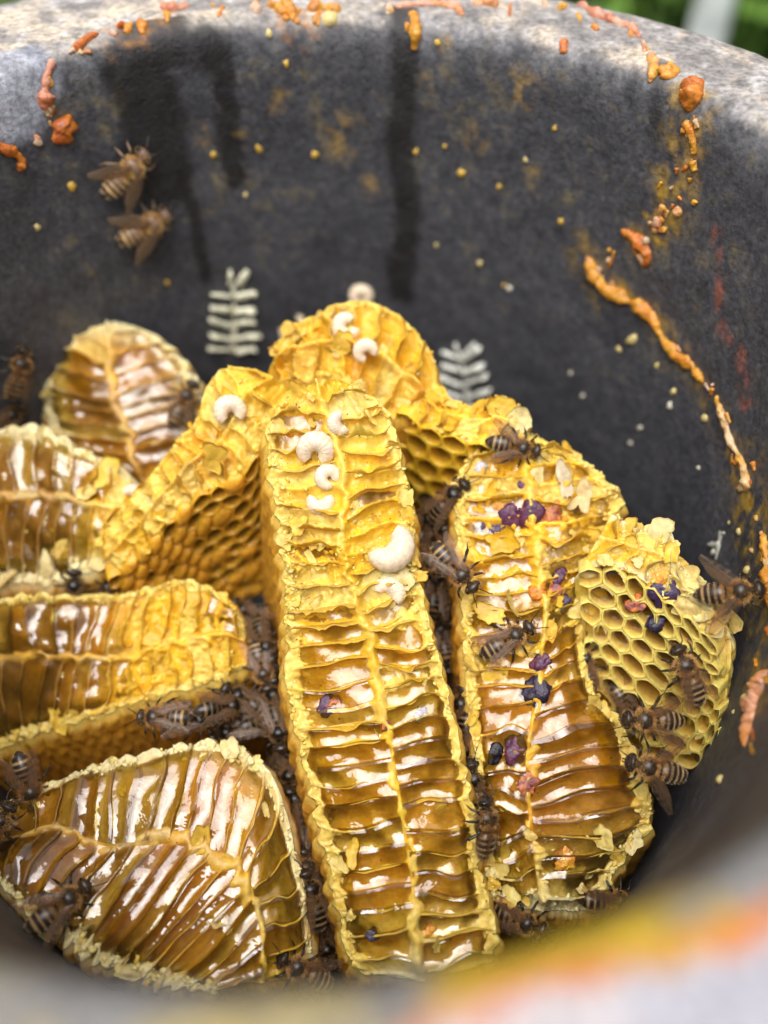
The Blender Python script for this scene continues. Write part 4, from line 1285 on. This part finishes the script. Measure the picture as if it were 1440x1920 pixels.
# ------------------------------------------------------------------ bees
def loft(C, ry, rz, nseg, yv=None):
    C = np.asarray(C, float)
    n = len(C)
    T = nrm(np.gradient(C, axis=0))
    ref = np.array([0, 1.0, 0]) if yv is None else np.asarray(yv, float)
    B = nrm(ref - T * (T @ ref)[:, None]); U = np.cross(T, B)
    th = np.linspace(0, 2 * np.pi, nseg, endpoint=False)
    V = C[:, None] + np.asarray(ry)[:, None, None] * np.cos(th)[None, :, None] * B[:, None] + np.asarray(rz)[:, None, None] * np.sin(th)[None, :, None] * U[:, None]
    Fc = [list(f) for f in grid_faces(n, nseg, wrap=True, flip=True)]
    Fc += [list(range(nseg)), list(range((n - 1) * nseg, n * nseg))[::-1]]
    return V.reshape(-1, 3), Fc


class MB:
    def __init__(self): self.V = []; self.F = []; self.C = []; self.M = []; self.n = 0

    def add(self, V, F, c, m=0):
        V = np.asarray(V, float)
        self.V.append(V); self.F += [[i + self.n for i in f] for f in F]; self.M += [m] * len(F)
        c = np.asarray(c, float)
        self.C.append(np.tile(c, (len(V), 1)) if c.ndim == 1 else c)
        self.n += len(V)


TAN = np.array((0.50, 0.31, 0.13)); DBR = np.array((0.022, 0.014, 0.009)); BLK = np.array((0.012, 0.009, 0.008)); LBR = np.array((0.13, 0.07, 0.03))
GROUND = -2.35


def bee_meshes(tagname, seed, spread=0.0, curl=0.0, lift=0.0, light=1.0):
    rr = random.Random(seed)
    mb = MB()
    st = np.array([(-7.3, .12, .12), (-7.05, .5, .45), (-6.3, 1.15, 1.05), (-5.3, 1.65, 1.5), (-4.2, 1.95, 1.75), (-3.1, 2.0, 1.8), (-2.1, 1.8, 1.65), (-1.3, 1.25, 1.2), (-.85, .55, .6), (-.55, .6, .7), (-.1, 1.4, 1.4), (.6, 1.9, 1.85), (1.4, 2.0, 1.95), (2.2, 1.7, 1.6), (2.8, 1.0, 1.0),
                   (3.1, .5, .55), (3.35, .75, .9), (3.7, 1.5, 1.35), (4.15, 1.75, 1.5), (4.6, 1.6, 1.4), (5.0, 1.1, 1.0), (5.3, .5, .5), (5.4, .15, .15)])
    c = catmull(st, 96)
    x = c[:, 0]
    zc = -0.012 * np.clip(-x - 1, 0, 10) ** 2 * (1 + curl) - 0.25 * sst(3.0, 4.8, x) * 1.6
    zc = zc + lift * np.clip(-x - 1, 0, 9) * 0.12
    Cn = np.stack([x, 0 * x, zc], 1)
    rings = 22
    V, F = loft(Cn, np.clip(c[:, 1], .05, 9), np.clip(c[:, 2], .05, 9), rings)
    vx = np.repeat(x, rings)
    band = ((vx + 7.3) % 1.18) / 1.18
    ab = vx < -0.9
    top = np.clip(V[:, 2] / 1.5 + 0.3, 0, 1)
    cb = np.where((band > 0.62)[:, None], TAN * 0.75 * light, DBR * 1.2 * light ** 3)
    first = (vx > -3.2)[:, None]
    cb = np.where(first & (band > 0.35)[:, None] & ab[:, None], LBR * light * 1.1, cb)
    cb = np.where((vx < -6.0)[:, None], BLK * 1.5, cb)
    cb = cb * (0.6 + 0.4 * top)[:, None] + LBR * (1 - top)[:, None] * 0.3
    ct = DBR * 1.3 * light ** 3
    ch_ = np.where((vx > 3.0)[:, None], DBR * 1.2 * max(1, light ** 4) + 0 * V, ct * (1.0 if light < 1.2 else 1.6) + 0 * V)
    mb.add(V, F, np.where(ab[:, None], cb, ch_))
    # compound eyes
    for sd in (-1, 1):
        la = np.linspace(-1.5, 1.5, 9); lo = np.linspace(0, 2 * np.pi, 12, endpoint=False)
        La, Lo = np.meshgrid(la, lo, indexing='ij')
        E = np.stack([4.25 + .55 * np.cos(La) * np.cos(Lo) + .12 * np.sin(La), sd * (1.32 + .48 * np.cos(La) * np.sin(Lo)), -0.25 + 1.0 * np.sin(La)], -1).reshape(-1, 3)
        mb.add(E, [list(f) for f in grid_faces(9, 12, wrap=True)], BLK, 1)
        # antennae, elbowed
        an = catmull([(4.95, sd * .4, .1), (5.6, sd * .95, .75), (6.1, sd * 1.2, .7), (7.0, sd * 1.55, .15 + rr.uniform(-.3, .5)), (7.7, sd * (1.7 + rr.uniform(-.3, .4)), -.3)], 14)
        V, F = loft(an, np.linspace(.13, .09, 14), np.linspace(.13, .09, 14), 6, (0, 0, 1))
        mb.add(V, F, DBR)
        # mandible / tongue tip
        V, F = loft(catmull([(5.1, sd * .25, -.9), (5.4, sd * .28, -1.3), (5.35, sd * .1, -1.7)], 6), np.linspace(.28, .1, 6), np.linspace(.2, .08, 6), 6, (0, 0, 1))
        mb.add(V, F, LBR)
        # legs
        j = lambda a: rr.uniform(-a, a)
        for bx, foot, kx, ky, w in ((2.2, (4.3 + j(.5), 3.3 + j(.4)), .9, 1.1, .24), (1.1, (1.2 + j(.7), 4.6 + j(.4)), .2, 1.4, .26), (.1, (-3.0 + j(.7), 4.2 + j(.5)), -1.0, 1.4, .34)):
            hip = np.array([bx, sd * 1.0, -1.2]); knee = np.array([bx + kx, sd * (2.1 + ky * .5), -.1 + j(.3)])
            ft = np.array([foot[0], sd * foot[1], GROUND + .05])
            ank = knee * .42 + ft * .58 + np.array([0, sd * .25, -.2])
            for q0, q1, r0, r1 in ((hip, knee, w * 1.1, w), (knee, ank, w * .9, w * 1.15 if bx < 1 else w * .8), (ank, ft, w * .55, w * .3)):
                k = 6
                P = np.linspace(q0, q1, k)
                rad = np.linspace(r0, r1, k) * (1 + .18 * np.sin(np.linspace(0, np.pi, k)))
                V, F = loft(P, rad, rad * (.75 if bx < 1 else 1), 7, (0.3, 0.2, 1))
                mb.add(V, F, DBR * 1.1 * max(1, light ** 4))
            V, F = loft(np.linspace(ft, ft + np.array([kx * .35, sd * .35, 0.0]), 4), np.linspace(.1, .06, 4), np.linspace(.08, .05, 4), 5, (0, 0, 1))
            mb.add(V, F, DBR)
    body = mk_mesh('bee_body_' + tagname, np.concatenate(mb.V), mb.F, [M_BEE, M_EYE], np.clip(np.concatenate(mb.C), 0, .8), True, mb.M)
    # hair
    HV = []; HF = []; HC = []
    g = np.random.RandomState(seed)
    xi = np.linspace(-7.3, 5.4, 96)
    ryv, rzv, zcv = c[:, 1], c[:, 2], zc

    def hair(xr, n, ln, wd, col, rng=(0, 2 * np.pi), back=.5):
        for _ in range(n):
            xx = g.uniform(*xr); th = g.uniform(*rng)
            ry_ = np.interp(xx, x, ryv); rz_ = np.interp(xx, x, rzv); z0 = np.interp(xx, x, zcv)
            nn = np.array([0, math.cos(th), math.sin(th)])
            p = np.array([xx, ry_ * math.cos(th), z0 + rz_ * math.sin(th)])
            d = nrm(nn + np.array([-back, 0, 0]) + g.normal(0, .3, 3))
            L_ = ln * g.uniform(.6, 1.3)
            sd_ = nrm(np.cross(d, g.normal(0, 1, 3))) * wd
            k = len(HV)
            HV.extend([p - nn * .08 - sd_, p - nn * .08 + sd_, p + d * L_]); HF.append([k, k + 1, k + 2])
            f = g.uniform(.6, 1.2); HC.extend([col * f * .7, col * f * .7, col * f])
    hairc = np.array((0.66, 0.36, 0.11)) * light
    hair((-.6, 2.9), 900, .75, .04, hairc, (np.pi * .72, np.pi * 2.28), .25)
    hair((-.7, .3), 420, .75, .04, hairc, (-.3, np.pi + .3), .5)
    hair((2.1, 3.0), 320, .6, .04, hairc, (-.3, np.pi + .3), -.1)
    hair((.2, 2.2), 130, .35, .03, hairc * .6, (.6, np.pi - .6), .2)
    hair((3.3, 5.1), 260, .4, .03, hairc * .9, (0, 2 * np.pi), 0)
    hair((-1.9, -.5), 340, .7, .035, hairc, (-.6, np.pi + .6), .8)
    for b in range(5):
        xb = -7.3 + 1.18 * (b + .62)
        hair((xb - .05, xb + .42), 150, .4, .035, np.array((0.55, 0.40, 0.22)) * light, (-.8, np.pi + .8), 1.3)
    hair((-6, -1), 250, .35, .03, hairc * .8, (np.pi, 2 * np.pi), 1.0)
    fuzz = mk_mesh('bee_hair_' + tagname, np.array(HV), HF, M_FUZZ, np.clip(np.array(HC), 0, .8), False)
    # wings
    wings = []
    for sd in (-1, 1):
        for kind, Ln, W, bx, bz in (('f', 8.6, 2.7, 1.3, 1.75), ('h', 6.2, 1.9, .7, 1.6)):
            m, k = 26, 9
            u = np.linspace(0, 1, m); v = np.linspace(-1, 1, k)
            Ug, Vg = np.meshgrid(u, v, indexing='ij')
            wprof = W * (0.10 + 0.9 * np.sin(np.pi * np.clip(u, 0, 1) ** .72 * .93 + .02) ** .8) * .5
            lx = Ug * Ln
            ly = Vg * wprof[:, None] + 0.35 * W * np.sin(u * 2.4)[:, None] * .6
            lz = .18 * np.sin(u * 9)[:, None] * Vg * .4 - .12 * Vg ** 2
            sp = spread + (0.10 if kind == 'f' else -.02)
            ang_ = math.pi - (0.16 + sp * 1.0) if sd > 0 else math.pi + (0.16 + sp * 1.0)
            dx, dy = math.cos(ang_), math.sin(ang_)
            X = bx + lx * dx - sd * ly * dy * 1.0
            Y = sd * 1.25 + lx * dy + sd * ly * dx * -1.0 * -1.0
            Z = bz + lz + (.22 if kind == 'f' else .05) - lx * (.10 + .05 * spread) + 0 * Ug
            V = np.stack([X, Y, Z + (0.12 if sd > 0 else 0)], -1).reshape(-1, 3)
            vein = np.zeros_like(Ug)
            for v0, v1 in ((.95, .9), (.45, .1), (-.1, -.5), (.45, .75)):
                vein = np.maximum(vein, np.exp(-((Vg - (v0 + (v1 - v0) * Ug)) / .10) ** 2))
            for uc in (.38, .58, .74):
                vein = np.maximum(vein, .8 * np.exp(-((Ug - uc - .05 * Vg) / .018) ** 2))
            al = .07 + .5 * vein + (.22 if light > 1.2 else 0)
            colw = np.stack([.30 - .2 * vein, .21 - .16 * vein, .13 - .10 * vein, al], -1).reshape(-1, 4)
            wings.append(mk_mesh('bee_wing_' + tagname, V, grid_faces(m, k), M_WING, colw))
    return body, fuzz, wings


BEES = [bee_meshes('folded', 1, 0.02), bee_meshes('spread', 2, 0.55), bee_meshes('half', 3, 0.22, .4), bee_meshes('tucked', 4, 0.0, 1.2, 0, .8), bee_meshes('pale', 5, 0.3, .2, 0, 1.7), bee_meshes('gap_shaded', 6, 0.05, .5, 0, .45), bee_meshes('gap_shaded_tucked', 7, 0.0, 1.2, 0, .45)]  # last three copies: bright light and gap shade painted into their colours


def place_bee(p, n, heading, variant, label, group=None, scale=1.0, sink=0.0):
    n = nrm(n)
    d = math.cos(math.radians(heading)) * RGT + math.sin(math.radians(heading)) * UPV
    x = nrm(d - n * np.dot(d, n)); y = np.cross(n, x)
    o = bpy.data.objects.new('honey_bee', None)
    COL.objects.link(o)
    o.empty_display_size = .003
    pos = (p + n * (-GROUND - sink) * scale) * S
    Mx = Matrix(((x[0], y[0], n[0], pos[0]), (x[1], y[1], n[1], pos[1]), (x[2], y[2], n[2], pos[2]), (0, 0, 0, 1)))
    o.matrix_world = Mx @ Matrix.Scale(scale, 4)
    tag(o, label, 'bee', group)
    body, fuzz, wings = BEES[variant]
    for nm, me in [('body', body), ('hair', fuzz)] + [('wing', w) for w in wings]:
        c = bpy.data.objects.new(nm, me)
        COL.objects.link(c)
        c.parent = o
    return o


def surf_normal(x, y, rad=28):
    ns = []
    for dx, dy in ((0, 0), (rad, 0), (-rad, 0), (0, rad), (0, -rad), (rad / 2, rad / 2), (-rad / 2, -rad / 2)):
        p, no, ob = cast(x + dx, y + dy)
        if p is not None: ns.append(no)
    return nrm(np.mean(ns, axis=0)) if ns else np.array([0, 0, 1.0])


def front(x, y, rad=34):
    """a point on the surface a bee stands on: skips cell mouths and gaps around it"""
    ds = []
    for dx in np.linspace(-rad, rad, 5):
        for dy in np.linspace(-rad, rad, 5):
            q, no, ob = cast(x + dx, y + dy)
            if q is not None and ob.name.split('.')[0] != 'lawn': ds.append(float(np.dot(q - CAMP, FWD)))
    return unp(x, y, float(np.percentile(ds, 30)))


refresh()
todo = []
for x, y, hd, var, sc, mixv, label in [
    (345, 752, 62, 2, .98, .5, 'honey bee on the torn crest of the golden brood comb beside the blurred larva'),
    (968, 838, -12, 2, .9, .5, 'honey bee on top of the pollen-dotted right comb, its abdomen raised'),
    (958, 1198, 30, 0, .95, .3, 'honey bee lying among torn cells of the right comb'),
    (985, 1722, -15, 3, .95, .5, 'honey bee peeping out under the pale broken end of the right comb'),
    (118, 1695, 38, 2, 1.02, .4, 'honey bee drinking at the lower pale rim of the broad honey comb'),
    (58, 1468, -72, 0, 1.0, .5, 'dark honey bee climbing head-down onto the broad honey comb'),
    (562, 1812, 150, 2, .95, .5, 'honey bee at the bottom corner of the broad honey comb'),
    (236, 315, 50, 4, 1.1, .1, 'upper of two blurred bees with painted-in light on the bare far wall'),
    (272, 418, 28, 4, 1.1, .1, 'lower of two blurred bees with painted-in light on the bare far wall'),
    (28, 690, 80, 3, 1.0, .2, 'blurred dark bee on the far left wall beside the rounded comb end')]:
    p = front(x, y)
    v = nrm(CAMP - p)
    n = nrm(surf_normal(x, y) * (1 - mixv) + v * mixv)
    todo.append((p, n, hd, var, label, None, sc, 0.25))
# bees down in the gaps: depth given where they cling between combs
gap = [
    ('gapH', [(800, 985, 60, 0, 183), (838, 1002, 120, 3, 186), (800, 1050, -30, 2, 178), (815, 1100, 80, 0, 180), (838, 1135, -70, 3, 182), (828, 1190, 100, 2, 184), (842, 1250, -95, 0, 184), (862, 1330, 80, 3, 182), (872, 1395, -90, 0, 178), (845, 935, 40, 3, 192), (800, 930, 140, 3, 196), (890, 1470, 100, 0, 180)],
     'honey bee between the tall narrow comb and the right comb', 'bees in the gap by the right comb'),
    ('gapA', [(497, 1205, -60, 0, 180), (492, 1255, -75, 2, 178), (515, 1315, 110, 3, 176), (522, 1365, -80, 0, 174), (545, 1445, -85, 3, 174), (552, 1510, 95, 0, 173), (568, 1590, -80, 3, 172), (585, 1680, 95, 0, 170), (608, 1770, -80, 3, 168), (540, 1405, 60, 2, 182), (575, 1640, 70, 2, 178), (465, 1150, 150, 3, 186)],
     'honey bee along the left flank of the tall narrow comb', 'bees in the gap left of the tall comb'),
    ('gapF', [(300, 1345, 178, 2, 172), (365, 1350, 5, 0, 174), (425, 1325, 10, 0, 174), (455, 1310, 150, 3, 177), (435, 1370, -160, 3, 178)],
     'honey bee between the square-ended comb and the broad honeycomb', 'bees in the gap between the left combs'),
    ('gapC', [(140, 1108, 90, 3, 188), (205, 1112, 95, 3, 188), (15, 785, 30, 3, 200)], 'dark bee half hidden behind the upper edge of a left comb', 'bees behind the left combs')]
for key, lst, label, grp in gap:
    for x, y, hd, var, d in lst:
        p, no, ob = cast(x, y)
        d = d + 4
        var = {0: 5, 2: 0, 3: 6}.get(var, var)  # most gap bees swap to the copies with painted shade
        q = unp(x, y, d)
        hd_d = np.dot(p - CAMP, FWD)
        if hd_d < d + 1.5:
            q = unp(x, y, hd_d - 1.0); n = nrm(no * .6 + nrm(CAMP - p) * .7)
        else:
            n = nrm(nrm(CAMP - q) * .8 + np.array([rnd.uniform(-.7, .7), 0, .3]))
        face = 'facing up' if 20 < hd % 360 < 160 else ('facing down' if 200 < hd % 360 < 340 else 'lying crosswise')
        gap_tone = 'brown banded' if var == 0 else 'shade-darkened'
        todo.append((q, n, hd, var, label.replace('dark honey bee', 'honey bee').replace('dark bee', 'bee').replace('honey bee', gap_tone + ' bee ' + face, 1) if 'honey' in label.split()[:2] else label, grp, .95, 2.3))
for x, y, d, hd, var, sc, nv, label in [
    (1376, 1110, 158, 5, 1, .98, (-.5, -.5, .7), 'honey bee clinging to the bare right wall next to orange propolis'),
    (1288, 1258, 160, 112, 0, .95, (.1, -.6, .8), 'honey bee with folded wings head-up on the neat hexagonal cells'),
    (1218, 1350, 162, 178, 2, .98, (.15, -.6, .8), 'honey bee facing the comb with wings half open, beside the lowest hexagonal cells'),
    (1224, 1440, 161, 165, 1, 1.0, (.2, -.6, .8), 'honey bee with both wings spread at the right edge of the honey'),
    (858, 1070, 166, -48, 0, .98, (-.1, -.6, .8), 'strongly banded honey bee reaching from the gap onto the right comb'),
    (912, 1545, 163, 97, 3, 1.0, (.75, -.4, .4), 'honey bee lying on its side between the tall narrow comb and the right comb'),
    (1150, 1690, 166, -5, 3, .95, (.1, -.7, .7), 'honey bee emerging from the dark crack below the right comb'),
    (1098, 1245, 176, 100, 3, .9, (-.2, -.6, .8), 'dark bee in the hole between the right comb and the neat hexagonal cells'),
    (1178, 1330, 176, -60, 3, .85, (.2, -.5, .8), 'bee with its head inside a cell under the hexagonal comb'),
    (1278, 1212, 170, 80, 3, .8, (.2, -.5, .8), 'dark bee half inside a hexagonal cell in front of the head-up bee'),
    (-4, 1548, 163, 60, 3, .9, (0, -.6, .8), 'dark bee cut off by the left wall on the broad honey comb')]:
    todo.append((unp(x, y, d), np.array(nv, float), hd, var, label, None, sc, 2.3))
for a in todo:
    place_bee(a[0], a[1], a[2], a[3], a[4], a[5], a[6], a[7])

# ------------------------------------------------------------------ beyond the pot: post, shrub, grass
def ground_at(x, y, z=GZ):
    v = FWD + ((x - 720) / FPX) * RGT + ((960 - y) / FPX) * UPV
    t = (z - CAMP[2]) / v[2]
    return CAMP + v * t


pb = unp(1340, 10, 520.0); pb[2] = GZ
a = np.linspace(0, 2 * np.pi, 20, endpoint=False)
V = []
for z, r in ((0, 13), (30, 11.5), (600, 11), (900, 11), (910, 9)):
    V += [(pb[0] + r * math.cos(t), pb[1] + r * math.sin(t), GZ + z) for t in a]
V += [(pb[0], pb[1], GZ + 911)]
Fc = [list(f) for f in grid_faces(5, 20, wrap=True)] + [[80 + i, 80 + (i + 1) % 20, 100] for i in range(20)]
o = obj('white_post', np.array(V) - np.array([pb[0], pb[1], GZ]), Fc, M_POST)
o.location = Vector((pb[0] * S, pb[1] * S, GZ * S))
tag(o, 'blurred white round post standing on the lawn behind the pot', 'post')


def shrub(c, r, hgt, nleaf, seed, label):
    g = np.random.RandomState(seed)
    root = empty('leafy_shrub', (c[0], c[1], GZ), label, 'shrub')
    V = []; Fc = []
    for i in range(nleaf):
        d = nrm(g.normal(0, 1, 3)); rad = g.uniform(.25, 1) ** .6
        p = np.array([c[0], c[1], GZ + hgt * .5]) + d * rad * np.array([r, r, hgt * .5])
        dr = nrm(d + g.normal(0, .7, 3)); sd_ = nrm(np.cross(dr, g.normal(0, 1, 3))); n = np.cross(dr, sd_)
        L_ = g.uniform(12, 28); k = len(V)
        V += [p, p + dr * L_ * .5 + sd_ * L_ * .28 + n * 2, p + dr * L_, p + dr * L_ * .5 - sd_ * L_ * .28 + n * 2]
        Fc.append([k, k + 1, k + 2, k + 3])
    obj('foliage', V, Fc, M_LEAF, root, smooth=False)
    V = []; Fc = []
    for i in range(7):
        d = nrm(np.array([g.normal(0, .5), g.normal(0, .5), 1.2]))
        P = np.array([c[0], c[1], GZ]) + np.linspace(0, 1, 5)[:, None] * d * hgt * .8
        v, f = loft(P, np.linspace(5, 1.5, 5), np.linspace(5, 1.5, 5), 6, (1, 0, 0))
        Fc += [[q + len(V) for q in ff] for ff in f]; V += list(v)
    obj('stem', V, Fc, M_SOIL, root)


for x, y, d, r, h, lb in ((1235, -10, 600, 70, 150, 'blurred green shrub left of the white post'), (1450, 30, 560, 55, 150, 'blurred green shrub right of the white post')):
    q = unp(x, y, float(d))
    shrub(q, r, h, 700, int(x), lb)
g = np.random.RandomState(5)
n = 9000
cxy = np.stack([g.uniform(-300, 900, n), g.uniform(150, 1500, n)], 1)
hh = g.uniform(15, 40, n); an = g.uniform(0, 6.28, n)
sx = np.cos(an); sy = np.sin(an)
V = np.stack([np.stack([cxy[:, 0] - sx * 2, cxy[:, 1] - sy * 2, np.full(n, GZ)], 1), np.stack([cxy[:, 0] + sx * 2, cxy[:, 1] + sy * 2, np.full(n, GZ)], 1),
              np.stack([cxy[:, 0] + sy * hh * .4, cxy[:, 1] - sx * hh * .4, GZ + hh], 1)], 1).reshape(-1, 3)
o = obj('grass', V, np.arange(3 * n).reshape(-1, 3), M_GRASS, smooth=False)
tag(o, 'short green grass on the lawn behind the pot', 'grass', kind='stuff')
